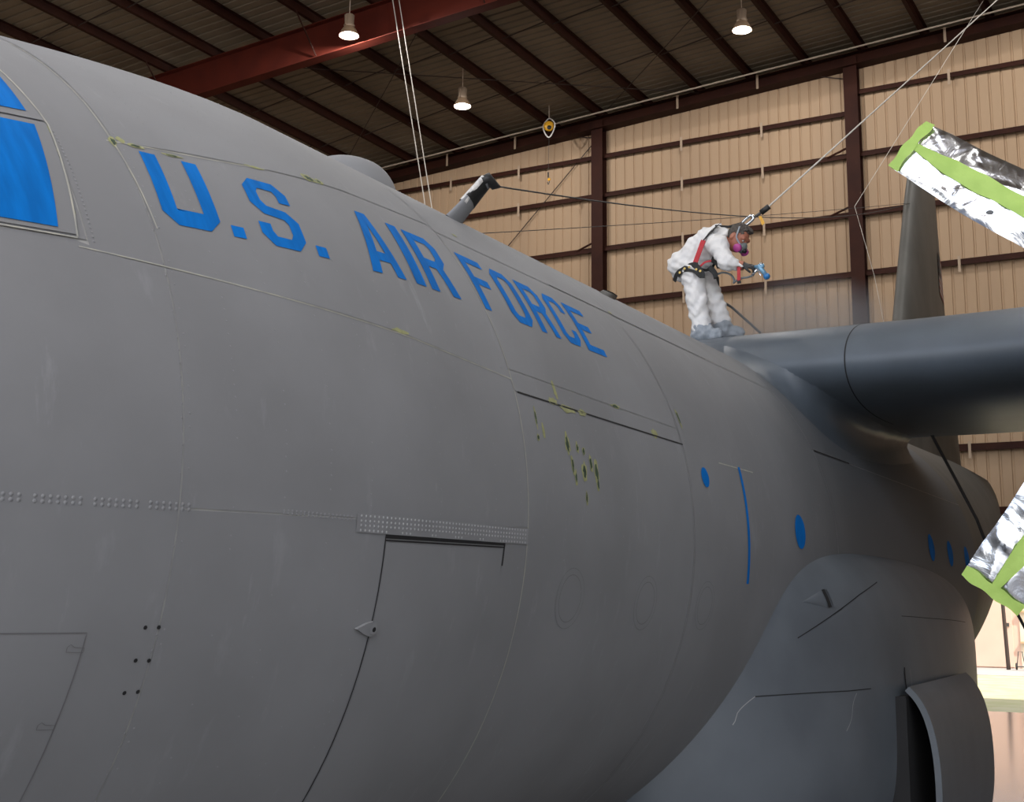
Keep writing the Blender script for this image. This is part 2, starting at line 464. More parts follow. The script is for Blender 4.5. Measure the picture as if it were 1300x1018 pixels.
for yy in py:
    z = roof_z(yy)
    MB().box((XW + .02, yy - .012, z - .22), (XF, yy + .012, z - .01)).box((XW + .02, yy - .09, z - .232), (XF, yy + .012, z - .218)).box((XW + .02, yy - .012, z - .022), (XF, yy + .09, z - .006)).build('purlin', 'purlin_brown', ceil)
for fx in (-16.0, -6.0, 4.0, XF - .2):
    b = MB()
    for (a0, a1) in ((YL, YRIDGE), (YRIDGE, YR)):
        for (dx0, dx1, o0, o1) in ((-.16, .16, -.26, -.235), (-.012, .012, -1.17, -.26), (-.16, .16, -1.195, -1.17)):
            z0, z1 = roof_z(a0), roof_z(a1)
            b.add([(fx + dx0, a0, z0 + o0), (fx + dx1, a0, z0 + o0), (fx + dx1, a1, z1 + o0), (fx + dx0, a1, z1 + o0), (fx + dx0, a0, z0 + o1), (fx + dx1, a0, z0 + o1), (fx + dx1, a1, z1 + o1), (fx + dx0, a1, z1 + o1)],
                  [(0, 3, 2, 1), (4, 5, 6, 7), (0, 1, 5, 4), (1, 2, 6, 5), (2, 3, 7, 6), (3, 0, 4, 7)])
    b.build('rafter', 'steel_red', ceil)
    for yy in (-19.55, -14.45, -9.45, -4.5, .5):
        MB().tube([(fx + .02, yy, roof_z(yy) - 1.15), (fx + .95, yy, roof_z(yy) - .22)], .022, 6).build('flange_brace', 'purlin_brown', ceil)
        MB().tube([(fx - .02, yy, roof_z(yy) - 1.15), (fx - .95, yy, roof_z(yy) - .22)], .022, 6).build('flange_brace', 'purlin_brown', ceil)
for bx_ in (-22.7, -19.4, -12.7, -9.4):
    for i in range(len(py[:16])):
        if i + 1 < 16:
            MB().tube([(bx_, py[i], roof_z(py[i]) - .2), (bx_ + .02, py[i + 1], roof_z(py[i + 1]) - .05)], .016, 6).build('sag_rod', 'rod_dark', ceil)
for a, b_ in (((-25.6, -21.2), (-16.3, -11.0)), ((-16.3, -17.85), (-25.6, -7.75)), ((-25.6, -11.0), (-16.3, -1.2)), ((-16.3, -7.75), (-25.6, 2.2))):
    MB().tube([(a[0], a[1], roof_z(a[1]) - .26), (b_[0], b_[1], roof_z(b_[1]) - .26)], .013, 6).build('brace_rod', 'rod_dark', ceil)

# ================================================================== AIRCRAFT
def hu(X): return R - .104 * np.maximum(0, X - 4.0) ** 1.5
def ww(X): return R - .083 * np.maximum(0, X - 4.0) ** 1.5
def hl(X): return R - .06 * np.maximum(0, X - 4.0) ** 1.5
def sst(a, b, x):
    t = np.clip((x - a) / (b - a), 0, 1); return t * t * (3 - 2 * t)
def section(X):
    # half width, top, bottom, height of widest point
    if X > 7.0:
        f = math.sqrt(max(0.0, 1 - ((X - 7.0) / 1.35) ** 2))
        w0, t0, b0 = float(ww(7.0)), float(hu(7.0)), -float(hl(7.0))
        return w0 * f, -.45 + (t0 + .45) * f, -.45 + (b0 + .45) * f, -.45 * (1 - f)
    if X > -9.0:
        return float(ww(X)), float(hu(X)), -float(hl(X)), 0.0
    t = (-9.0 - X) / 14.0
    wd = R * (1 - .86 * t ** 1.4)
    top = R + .42 * t
    bot = -R + 3.75 * t ** 1.12
    return wd, top, bot, (top + bot) / 2 * min(1, t * 2.2)
def ring_pt(X, th, off=0.0):
    w_, t_, b_, c_ = section(X)
    s, c = math.sin(th), math.cos(th)
    h_ = (t_ - c_) if s >= 0 else (c_ - b_)
    n = np.array([0, c / max(w_, .01), s / max(h_, .01)]); n /= np.linalg.norm(n)
    return np.array([X, w_ * c, c_ + h_ * s]) + off * n
def S(X, deg, off=0.0):
    return ring_pt(X, math.radians(deg), off)

plane = thing('airplane', (0, 0, -H), 'grey four-engined military transport airplane with blue U.S. AIR FORCE lettering', 'airplane')
# inner hull, shows only in the joints between skin panels
xs = list(np.concatenate([np.array([8.34, 8.3, 8.2, 8.05, 7.8, 7.5, 7.2, 7.0]), np.arange(6.75, -9.01, -.25), np.arange(-9.5, -23.01, -.5)]))
NV = 120
V = [ring_pt(X, 2 * math.pi * j / NV, -.0025 if X > -9.2 else 0.0) for X in xs for j in range(NV)]
F = grid_faces(len(xs), NV, True)
F.append(tuple(range(NV))); F.append(tuple((len(xs) - 1) * NV + j for j in range(NV - 1, -1, -1)))
mk('fuselage', V, F, 'hull_seam', plane, True)
mk('aft_fuselage', [ring_pt(X, 2 * math.pi * j / NV, .001) for X in xs if X <= -9.0 for j in range(NV)], grid_faces(len([X for X in xs if X <= -9.0]), NV, True), 'fin_paint', plane, True)

def patch(name, X0, X1, th_lo, th_hi, mat_, off, parent=plane, dx=.18, dth=2.2, inset=.0):
    # surface patch between two stations; the angular limits may be functions of X
    lo = th_lo if callable(th_lo) else (lambda X: th_lo)
    hi = th_hi if callable(th_hi) else (lambda X: th_hi)
    nx = max(2, int(abs(X1 - X0) / dx) + 2); ang = abs(hi(X0) - lo(X0)); nt_ = max(2, int(ang / dth) + 2)
    XX = np.linspace(X0 - inset * np.sign(X0 - X1), X1 + inset * np.sign(X0 - X1), nx)
    V = []
    for X in XX:
        a, b_ = lo(X) + math.degrees(inset / R), hi(X) - math.degrees(inset / R)
        for tdeg in np.linspace(a, b_, nt_): V.append(S(X, tdeg, off))
    return mk(name, V, [f[::-1] for f in grid_faces(nx, nt_)] if X0 < X1 else grid_faces(nx, nt_), mat_, parent, True)
lin = lambda Xa, ta, Xb, tb: (lambda X: ta + (tb - ta) * (X - Xa) / (Xb - Xa))
riv = lin(6.0, -4.0, 4.5, -3.0)
longer = lin(5.71, 21.5, 3.18, 17.4)
topl = lin(5.4, 37.7, 4.24, 40.8)
IN = .0035
def panels(X0, X1, cuts):
    for a, b_ in zip(cuts[:-1], cuts[1:]):
        patch('skin_panel', X0, X1, a, b_, 'sanded_grey', .0, inset=IN)
nose_cut = lambda X: 22.45 if X > 5.66 else float(np.interp(X, [5.365, 5.66], [longer(5.365), longer(5.66)]))
panels(8.3, 5.66, [22.45, 60, 120])
panels(5.66, 5.365, [longer, 120])
panels(8.3, 5.365, [-120, nose_cut])
panels(5.365, 3.185, [-120, riv, longer, topl, 120])
panels(3.185, 1.02, [-120, lin(3.18, 15.7, 1.0, 15.2), lin(3.18, 18.8, 1.0, 17.9), 42.3, 120])
panels(1.02, -2.3, [-120, 42.0, 120])
panels(-2.3, -9.05, [-120, 24.4, 70, 120])
for X0, X1 in ((8.3, 3.185), (3.185, -2.3), (-2.3, -9.05)):
    patch('skin_panel', X0, X1, 120, 240, 'sanded_grey', .0, inset=IN)

def ribbon(name, pts, w_, mat_, off=.0015, parent=plane, n=6):
    # thin strip on the skin along a polyline of (X, angle)
    P = []
    for (a, b_) in zip(pts[:-1], pts[1:]):
        for k in range(n): P.append((a[0] + (b_[0] - a[0]) * k / n, a[1] + (b_[1] - a[1]) * k / n))
    P.append(pts[-1]); V = []
    for i, (X, tdeg) in enumerate(P):
        q = np.array(P[min(i + 1, len(P) - 1)]) - np.array(P[max(i - 1, 0)])
        q = np.array([q[0], math.radians(q[1]) * R]); q /= np.linalg.norm(q) + 1e-9
        nx, nt_ = -q[1] * w_ / 2, math.degrees(q[0] * w_ / 2 / R)
        V += [S(X + nx, tdeg + nt_, off), S(X - nx, tdeg - nt_, off)]
    return mk(name, V, [(2 * i, 2 * i + 1, 2 * i + 3, 2 * i + 2) for i in range(len(P) - 1)], mat_, parent, True)
def disc(name, X, tdeg, r, mat_, off=.002, parent=plane, n=28, rx=None, rim=None):
    V = [S(X, tdeg, off)]; F = []
    for rr in (.5, 1.0):
        for k in range(n):
            a = 2 * math.pi * k / n
            V.append(S(X + (rx or r) * rr * math.cos(a), tdeg + math.degrees(r * rr * math.sin(a) / R), off))
    for k in range(n):
        F.append((0, 1 + k, 1 + (k + 1) % n)); F.append((1 + k, 1 + n + k, 1 + n + (k + 1) % n, 1 + (k + 1) % n))
    if rim:
        for k in range(n):
            a = 2 * math.pi * k / n
            V.append(S(X + (rx or r) * 1.02 * math.cos(a), tdeg + math.degrees(r * 1.02 * math.sin(a) / R), -.004))
        F += [(1 + n + k, 1 + 2 * n + k, 1 + 2 * n + (k + 1) % n, 1 + n + (k + 1) % n) for k in range(n)]
    return mk(name, V, F, mat_, parent, True)
def ringpart(name, X, tdeg, r0, r1, h, mat_, parent=plane, n=36):
    prof = [(r0, -.002), (r0 * .8 + r1 * .2, h), (r0 * .3 + r1 * .7, h), (r1, -.002)]
    V = [S(X + r * math.cos(2 * math.pi * k / n), tdeg + math.degrees(r * math.sin(2 * math.pi * k / n) / R), o_) for r, o_ in prof for k in range(n)]
    return mk(name, V, grid_faces(len(prof), n, True), mat_, parent, True)

def annulus(name, X, tdeg, r0, r1, mat_, off, n=40):
    V = [S(X + r * math.cos(2 * math.pi * k / n), tdeg + math.degrees(r * math.sin(2 * math.pi * k / n) / R), off) for r in (r0, r1) for k in range(n)]
    return mk(name, V, grid_faces(2, n, True), mat_, plane, True)
# --- cockpit windows under blue film
def quad_patch(name, corners, mat_, off, n=10):
    (a, b_, c, d) = [np.array(q, float) for q in corners]
    V = []
    for i in range(n + 1):
        for j in range(n + 1):
            u, v = i / n, j / n
            q = (a * (1 - u) + b_ * u) * (1 - v) + (d * (1 - u) + c * u) * v
            V.append(S(q[0], q[1], off))
    return mk(name, V, grid_faces(n + 1, n + 1), mat_, plane, True)
for frame_c, pane_c in ((((6.66, 22.9), (5.695, 22.9), (5.64, 38.3), (6.62, 38.3)), ((6.60, 23.5), (5.765, 23.4), (5.695, 37.6), (6.56, 37.8))),
                        (((6.60, 38.7), (5.64, 38.7), (5.645, 52.0), (6.40, 52.0)), ((6.52, 39.6), (5.695, 39.8), (5.70, 49.5), (6.36, 50.5)))):
    f = quad_patch('window', frame_c, 'sanded_grey', .004)
    p_ = quad_patch('masking_film', pane_c, 'blue_mask', .0065)
    p_.parent = f
ribbon('window_seal', [(5.675, 50), (5.64, 40.3), (5.635, 38.0), (5.70, 22.6)], .007, 'filler', .006)
ribbon('window_seal', [(6.6, 22.7), (5.70, 22.5)], .006, 'filler', .006)
ribbon('panel_seam', [(5.385, 60), (5.375, 44.6), (5.375, 38.9), (5.35, 25.6)], .006, 'filler', .002)

# --- letters
s_ = .27
LT = {
 'U': [[(0, 1), (0, .16), (.22, 0), (.78, 0), (1, .16), (1, 1), (1 - s_, 1), (1 - s_, .22), (.66, .15), (.34, .15), (s_, .22), (s_, 1)]],
 'S': [[(1, .69), (1 - s_, .69), (1 - s_, .79), (.68, .86), (.34, .86), (s_, .79), (s_, .66), (.36, .585), (.78, .555), (1, .42), (1, .15), (.78, 0), (.22, 0), (0, .15), (0, .31), (s_, .31), (s_, .21), (.34, .14), (.66, .14), (1 - s_, .21), (1 - s_, .36), (.66, .42), (.22, .45), (0, .59), (0, .85), (.22, 1), (.78, 1), (1, .85)]],
 'A': [[(0, 0), (.27, 0), (.5, .78), (.5, 1), (.35, 1)], [(1, 0), (.65, 1), (.5, 1), (.5, .78), (.73, 0)], [(.33, .2), (.67, .2), (.628, .34), (.372, .34)]],
 'I': [[(0, 0), (1, 0), (1, 1), (0, 1)]],
 'R': [[(0, 0), (s_, 0), (s_, 1), (0, 1)], [(s_, 1), (.78, 1), (1, .85), (1, .58), (.82, .45), (1, 0), (1 - s_, 0), (.55, .41), (s_, .41), (s_, .55), (.64, .55), (1 - s_, .62), (1 - s_, .79), (.64, .86), (s_, .86)]],
 'F': [[(0, 0), (s_, 0), (s_, 1), (0, 1)], [(s_, .86), (1, .86), (1, 1), (s_, 1)], [(s_, .45), (.82, .45), (.82, .59), (s_, .59)]],
 'O': [[(.5, 0), (.22, 0), (0, .15), (0, .85), (.22, 1), (.5, 1), (.5, .86), (.36, .86), (s_, .79), (s_, .21), (.36, .14), (.5, .14)], [(.5, 0), (.78, 0), (1, .15), (1, .85), (.78, 1), (.5, 1), (.5, .86), (.64, .86), (1 - s_, .79), (1 - s_, .21), (.64, .14), (.5, .14)]],
 'C': [[(1, .32), (1, .15), (.78, 0), (.22, 0), (0, .15), (0, .85), (.22, 1), (.78, 1), (1, .85), (1, .68), (1 - s_, .68), (1 - s_, .79), (.64, .86), (.36, .86), (s_, .79), (s_, .21), (.36, .14), (.64, .14), (1 - s_, .21), (1 - s_, .32)]],
 'E': [[(0, 0), (s_, 0), (s_, 1), (0, 1)], [(s_, .86), (1, .86), (1, 1), (s_, 1)], [(s_, .45), (.8, .45), (.8, .59), (s_, .59)], [(s_, 0), (1, 0), (1, .14), (s_, .14)]],
 '.': [[(0, 0), (1, 0), (1, .15), (0, .15)]],
}
WORDS = [('U', 5.285, 5.015), ('.', 4.965, 4.90), ('S', 4.80, 4.555), ('.', 4.50, 4.435), ('A', 4.15, 3.885), ('I', 3.80, 3.715), ('R', 3.665, 3.40),
         ('F', 3.165, 2.93), ('O', 2.86, 2.625), ('R', 2.56, 2.33), ('C', 2.265, 2.045), ('E', 1.985, 1.735)]
tb = lambda X: np.interp(X, [1.7, 3.2, 3.8, 4.2, 5.3], [27.95, 28.0, 27.6, 26.9, 26.7])
tt = lambda X: np.interp(X, [1.7, 3.2, 3.8, 4.2, 5.3], [37.7, 38.4, 37.8, 37.0, 37.0])
for ch, X0, X1 in WORDS:
    bm = bmesh.new()
    for poly in LT[ch]:
        bm.faces.new([bm.verts.new((x_, y_, 0)) for x_, y_ in poly])
    bmesh.ops.triangulate(bm, faces=bm.faces[:])
    for k in range(1, 16):
        g = bm.verts[:] + bm.edges[:] + bm.faces[:]
        bmesh.ops.bisect_plane(bm, geom=g, plane_co=(0, k / 16, 0), plane_no=(0, 1, 0))
    bm.verts.index_update()
    V = []
    for v in bm.verts:
        X = X0 + (X1 - X0) * v.co.x - .03 * (v.co.y - .5)
        V.append(S(X, tb(X) + (tt(X) - tb(X)) * v.co.y, .0022))
    F = [[v.index for v in f.verts][::-1] for f in bm.faces]
    bm.free()
    mk('letter', V, F, 'blue_mask', plane, True)

# --- windows and stripe on the fuselage side
for X, tdeg in ((2.67, -10.7), (1.705, -11.2), (.755, -11.5)):
    o = disc('porthole', X, tdeg, .155, 'sanded_grey', .0012)
    d_ = annulus('porthole_seal', X, tdeg, .118, .1215, 'seal_grey', .0018); d_.parent = o
    d_ = annulus('porthole_rim', X, tdeg, .152, .1545, 'seal_grey', .0018); d_.parent = o
for X, tdeg, r in ((.735, 10.2, .066), (-1.225, 3.6, .132), (-6.2, 5.9, .15), (-7.25, 5.2, .15), (-8.3, 4.6, .15)):
    disc('masked_window', X, tdeg, r, 'blue_mask', .004)
ribbon('blue_stripe', [(0, 13.9), (0, -7.5)], .045, 'blue_mask', .003, n=16)
ribbon('panel_seam', [(.40, 13.65), (-.30, 13.65)], .008, 'filler', .002)
ribbon('panel_seam', [(3.16, 15.7), (1.01, 15.2)], .010, 'dark_gap', .0018, n=12)
ribbon('panel_seam', [(3.19, 40), (3.185, 15.7), (3.185, -40)], .006, 'filler', .0012, n=20)
ribbon('panel_seam', [(5.70, 21.6), (4.42, 19.3), (3.19, 17.4)], .005, 'filler', .0012, n=12)
ribbon('panel_seam', [(5.4, 37.7), (4.9, 38.7), (4.56, 39.9)], .006, 'filler', .0012, n=8)
ribbon('panel_seam', [(1.9, 42.5), (-.7, 42.0)], .007, 'dark_gap', .0015, n=10)

# --- hinge plate, side cargo door, latch
pl = patch('hinge_plate', 4.515, 3.19, lin(4.51, -4.4, 3.19, -4.1), lin(4.51, -2.45, 3.19, -2.15), 'plate_grey', .005, dx=.1, dth=.5)
rv = []
for f_ in (.12, .38, .62, .88):
    for X in np.arange(4.49, 3.2, -.026):
        if f_ < .2 and X < 4.33 and X > 3.42 and int(X * 100) % 3: continue
        rv.append((X, -4.4 + .3 * (4.51 - X) / 1.32 + f_ * 1.95, .0055, .006))
ribbon('door_gap', [(4.335, -4.58), (3.40, -4.26)], .016, 'dark_gap', .004, n=10)
ribbon('door_gap', [(4.335, -5.0), (3.40, -4.68)], .006, 'dark_gap', .003, n=10)
ribbon('door_gap', [(4.332, -4.6), (4.335, -15), (4.335, -42)], .006, 'dark_gap', .003, n=14)
ribbon('door_gap', [(3.405, -4.4), (3.41, -6.9)], .012, 'dark_gap', .003, n=4)
door = patch('cargo_door', 4.325, 3.42, -42, -5.2, 'sanded_grey', .0025, dx=.1, dth=2)
lt = MB()
V = []; N = 22
for o_ in (.003, .016):
    for k in range(N):
        a = 2 * math.pi * k / N
        r = .030
        xx, yy_ = r * math.cos(a), r * math.sin(a)
        if xx > 0: xx = xx * 3.1; yy_ = yy_ * (1 - (xx / .095) ** 1.5 * .85)
        V.append(S(4.34 + xx, -14.25 + math.degrees(yy_ / R), o_))
F = [(k, (k + 1) % N, N + (k + 1) % N, N + k) for k in range(N)] + [tuple(range(N, 2 * N))]
lt_o = mk('door_latch', V, F, 'plate_grey', plane)
d_ = disc('latch_pin', 4.335, -14.25, .021, 'rivet_grey', .020); d_.parent = lt_o
d_ = disc('latch_socket', 4.335, -14.25, .010, 'dark_gap', .022); d_.parent = lt_o

# --- crew door, jettison latches, drain holes
ribbon('door_gap', [(6.6, -15.9), (5.63, -15.1), (5.635, -20), (5.66, -36)], .004, 'seal_grey', .002, n=14)
for X, tdeg in ((5.657, -16.6), (5.673, -23.7)):
    ribbon('door_catch', [(X + .03, tdeg - .25), (X - .03, tdeg - .25), (X - .03, tdeg + .15), (X + .005, tdeg + .2), (X + .02, tdeg + .45), (X + .03, tdeg + .2), (X + .03, tdeg - .25)], .0022, 'seal_grey', .004, n=2)
for X, tdeg in ((5.42, -14.5), (5.368, -14.45), (5.424, -17.55), (5.372, -17.55), (5.429, -20.6), (5.378, -20.5)):
    disc('fastener_hole', X, tdeg, .0075, 'dark_gap', .003, n=12)

# --- rivets
def rivets(name, rows, parent=plane, mat_='rivet_grey'):
    V, F = [], []
    for X, tdeg, r, off in rows:
        n0 = len(V)
        for k in range(6):
            a = math.pi / 3 * k
            V.append(S(X + r * math.cos(a), tdeg + math.degrees(r * math.sin(a) / R), off))
        V.append(S(X, tdeg, off + r * .45))
        F += [(n0 + k, n0 + (k + 1) % 6, n0 + 6) for k in range(6)]
    o = mk(name, V, F, mat_, parent, True); o['kind'] = 'stuff'
    return o
rivets('hinge_rivets', rv, mat_='rivet_pale')
rv = []
for kx, X in enumerate(np.arange(6.5, 5.30, -.0255)):
    if kx % 8 == 7: continue
    rv += [(X, riv(X) + .42, .0075, .001), (X, riv(X) - .05, .0075, .001)]
for X in np.arange(4.90, 4.53, -.021):
    rv += [(X, -2.85, .0055, .001), (X, -3.15, .0055, .001)]
rivets('seam_rivets', rv)
rv = []
k = 0
X = 5.37
while X > -2.2:
    st = 1.35
    for tdeg in np.arange(-30, 62, st):
        q = rng.random()
        if (-4.8 < tdeg < -1.8 and 3.1 < X < 4.6) or (q < .30): continue
        if tdeg < -4 and q < .78: continue
        if X < 1.0 and q < .6: continue
        rv.append((X + rng.normal(0, .002), tdeg + rng.normal(0, .05), .0042, .0006))
        if abs(X - 5.37) < .01: rv.append((X - .03, tdeg + .5, .0045, .0006))
    X -= .2345
for tdeg in np.arange(22.5, 37.5, .55):
    rv.append((5.665 + .007 * (30 - tdeg) / 8 - .035, tdeg, .005, .001))
rivets('frame_rivets', rv)

# --- bare patches where the paint was sanded through
def chip(X, tdeg, rx, rt, green=True):
    def blob(sc_, off, nm, mt):
        n = 14; V = [S(X, tdeg, off)]
        for k in range(n):
            a = 2 * math.pi * k / n; q = sc_ * (.65 + .55 * rng.random())
            V.append(S(X + rx * q * math.cos(a), tdeg + math.degrees(rt * q * math.sin(a) / R), off))
        return mk(nm, V, [(0, 1 + k, 1 + (k + 1) % n) for k in range(n)], mt, plane, True)
    o = blob(1.0, .0018, 'paint_chip', 'chip_yellow')
    if green:
        g = blob(.6, .0026, 'primer_spot', 'chip_green'); g.parent = o
for a in ((2.71, 10.1, .03, .07), (2.68, 7.2, .018, .06), (2.655, 5.6, .016, .045), (2.55, 6.7, .03, .055), (2.46, 8.0, .02, .05), (2.40, 6.9, .03, .07), (2.395, 5.2, .018, .05),
          (2.545, 3.0, .016, .045), (2.60, 9.9, .02, .03), (2.53, 9.6, .02, .03), (3.02, 12.7, .012, .06), (2.96, 11.2, .012, .05, False), (3.03, 10.0, .016, .02),
          (2.62, 15.4, .09, .025, False), (2.78, 15.9, .05, .02, False), (2.45, 15.5, .05, .02, False), (1.95, 18.4, .07, .016), (1.45, 15.7, .05, .03, False), (.93, 20.4, .02, .07),
          (2.72, 17.8, .02, .05, False), (5.37, 37.7, .018, .035), (5.33, 38.3, .02, .02, False), (5.27, 37.8, .04, .012), (5.1, 37.6, .05, .008), (4.62, 39.7, .06, .008, False), (4.25, 41.2, .05, .025),
          (4.18, 41.3, .03, .02), (5.645, 37.6, .015, .03, False), (5.66, 33.5, .012, .05), (5.685, 27.5, .010, .09), (5.70, 24.5, .012, .03, False), (4.12, 19.2, .06, .012, False), (2.9, 44.5, .03, .012, False), (1.0, 43.0, .03, .012, False)):
    chip(*a)

# --- roof hatch dome, HF mast, blade antenna
V = []
dm = on_y(447, 204, .3)
NU, NW = 14, 40
for i in range(NU + 1):
    q = i / NU
    for k in range(NW):
        a = 2 * math.pi * k / NW
        rx, ry = .27 * q, .34 * q
        if math.cos(a) > 0: rx *= 1.7
        V.append((dm[0] + rx * math.cos(a), .3 + ry * math.sin(a), 1.98 + (dm[2] - 1.98) * math.sqrt(max(0, 1 - q ** 2.4))))
mk('hatch_dome', V, grid_faces(NU + 1, NW, True), 'sanded_grey', plane, True)
mb_, mt_ = S(2.30, 57.5, -.03), on_x(618, 231, 2.15)
def blade_mast(p0, p1, c0, c1, th):
    ax = p1 - p0; ax = ax / np.linalg.norm(ax); n = 16; V = []
    cdir = np.array([1.0, 0, 0]) - ax * ax[0]; cdir /= np.linalg.norm(cdir); sdir = np.cross(ax, cdir)
    for q in np.linspace(0, 1, 9):
        c_ = c0 + (c1 - c0) * q ** .6
        for k in range(n):
            a = 2 * math.pi * k / n
            V.append(p0 + (p1 - p0) * q + cdir * c_ * math.cos(a) + sdir * th * (1 - .3 * q) * math.sin(a))
    F = grid_faces(9, n, True); F.append(tuple(8 * n + k for k in range(n)))
    return V, F
mast = mk('antenna_mast', *blade_mast(mb_, mt_, .085, .055, .028), 'sanded_grey', plane, True)
V, F = blade_mast(mb_ + (mt_ - mb_) * .52, mb_ + (mt_ - mb_) * 1.0, .068, .056, .027)
o = mk('mast_tip', V, F, 'mast_black', plane, True); o.parent = mast
up_ = (mt_ - mb_)
V, F = blade_mast(mb_ + up_ * .42 + np.array([.035, .0, .012]), mt_ + np.array([.035, .0, .012]), .03, .028, .026)
o = mk('worn_edge', V, F, 'mast_white', plane, True); o.parent = mast
ins = on_x(628, 236, 2.12)
o = MB().tube([mt_ + np.array([.05, -.01, -.01]), mt_ + np.array([.01, .01, .02]), ins, on_x(634, 237, 2.08)], [.028, .036, .028, .010], 10).build('wire_insulator', 'mast_black', plane, True); o.parent = mast
w1 = np.array([-16.6, 0.02, 7.45])
def wire(name, a, b_, sag, r, mt, parent=plane, n=24):
    a, b_ = np.array(a, float), np.array(b_, float)
    return MB().tube([a + (b_ - a) * k / n - np.array([0, 0, sag * 4 * (k / n) * (1 - k / n)]) for k in range(n + 1)], r, 6).build(name, mt, parent)
wire('antenna_wire', on_x(634, 237, 2.08), w1, .25, .0055, 'wire_dark')
wire('antenna_wire', (2.05, -1.38, 2.02), w1, .05, .0045, 'wire_dark')
mb2 = S(2.30, 122.5, -.03)
mk('antenna_mast', *blade_mast(mb2, mb2 + np.array([-.15, -.16, .33]), .085, .055, .028), 'sanded_grey', plane, True)
V = []
bp_ = S(.25, 56, -.02)
for q in np.linspace(0, 1, 6):
    for k in range(16):
        a = 2 * math.pi * k / 16
        V.append(bp_ + np.array([-.16 * q - (.15 - .03 * q) * math.cos(a), .025 * math.sin(a) - .03 * q, .075 * q]))
F = grid_faces(6, 16, True); F.append(tuple(80 + k for k in range(16)))
mk('blade_antenna', V, F, 'mast_black', plane, True)

# --- wing, wing root fairing
LE_X, CH = -2.9, 4.9
def airfoil(n=44, thick=.19, camber=.03):
    xs_ = .5 * (1 - np.cos(np.linspace(0, math.pi, n)))
    yt = 5 * thick * (.2969 * np.sqrt(xs_) - .126 * xs_ - .3516 * xs_ ** 2 + .2843 * xs_ ** 3 - .1015 * xs_ ** 4)
    yc = np.where(xs_ < .42, camber / .42 ** 2 * (.84 * xs_ - xs_ ** 2), camber / .58 ** 2 * (1 - .84 + .84 * xs_ - xs_ ** 2))
    up = np.stack([xs_, yc + yt], 1); lo = np.stack([xs_, yc - yt], 1)
    return np.concatenate([up[::-1], lo[1:]])
AF = airfoil()
Z_LE = 1.765
def wing_pt(q, ch=CH, lex=LE_X, z=Z_LE):
    return lex - ch * q[0], z + ch * q[1] - .10 * q[0]
top_af = AF[:44]; low_af = AF[43:]
def wing_half(side):
    ys = [0.0, 1.2, 2.0, 2.6, 3.2, 4.0, 5.0, 6.5, 8.0, 9.0, 11.0, 13.0, 16.0, 19.8]
    for nm, prof, mt in (('wing', AF, 'fresh_paint'),):
        V = []
        for y in ys:
            ch = CH if y < 9 else CH - (y - 9) * .22
            for q in prof:
                X, Z = wing_pt(q, ch, LE_X - (0 if y < 9 else (y - 9) * .03))
                V.append((X, side * y, Z + .025 * max(0, y - 3)))
        F = grid_faces(len(ys), len(prof))
        mk(nm, V, F if side < 0 else [f[::-1] for f in F], mt, plane, True)
wing_half(1); wing_half(-1)
# leading-edge joint rings
def le_ring(y, w_, mt, f0=0, f1=1.0):
    V = []
    pr = [q for q in AF if q[0] < f1]
    for yy in (y - w_ / 2, y + w_ / 2):
        for q in pr:
            X, Z = wing_pt(q); c0 = np.array([LE_X - CH * .3, Z_LE]); d = np.array([X, Z]) - c0; d /= np.linalg.norm(d)
            V.append((X + d[0] * .003, yy, Z + d[1] * .003 + .025 * max(0, yy - 3)))
    return mk('skin_joint', V, grid_faces(2, len(pr)), mt, plane, True)
le_ring(2.12, .012, 'dark_gap', f1=.4); le_ring(4.1, .008, 'under_paint', f1=.3)
poly = np.array([wing_pt(q) for q in AF])
def poly_sd(P2):
    d = np.full(len(P2), 1e9); inside = np.zeros(len(P2), bool)
    n = len(poly)
    for i in range(n):
        a, b_ = poly[i], poly[(i + 1) % n]; e = b_ - a
        w_ = P2 - a; t = np.clip((w_ @ e) / (e @ e + 1e-12), 0, 1)
        dd = np.linalg.norm(w_ - t[:, None] * e, axis=1); d = np.minimum(d, dd)
        c1 = (a[1] > P2[:, 1]) != (b_[1] > P2[:, 1])
        with np.errstate(divide='ignore', invalid='ignore'):
            xi = a[0] + (P2[:, 1] - a[1]) * e[0] / (e[1] if e[1] != 0 else 1e-12)
        inside ^= c1 & (P2[:, 0] < xi)
    return np.where(inside, -d, d)
_g = .075
def fair(P):
    fx = np.round((P[:, [0, 2]]) / (_g / 2)).astype(int)
    u, inv = np.unique(fx, axis=0, return_inverse=True)
    wsd = poly_sd(u * (_g / 2))[inv.ravel()]
    cy = np.sqrt(P[:, 1] ** 2 + P[:, 2] ** 2) - (R - .02)
    return smin(cy, wsd + .02, .60 - .42 * sst(.9, 2.3, P[:, 2]))
FV, FF = iso(fair, (-9.6, -3.6, .15), (-.9, 3.6, 3.0), _g)
mk('wing_root_fairing', FV, FF, 'fresh_paint', plane, True)
ribbon('panel_seam', [(-2.33, 24.4), (-3.5, 24.45)], .014, 'dark_gap', .004)

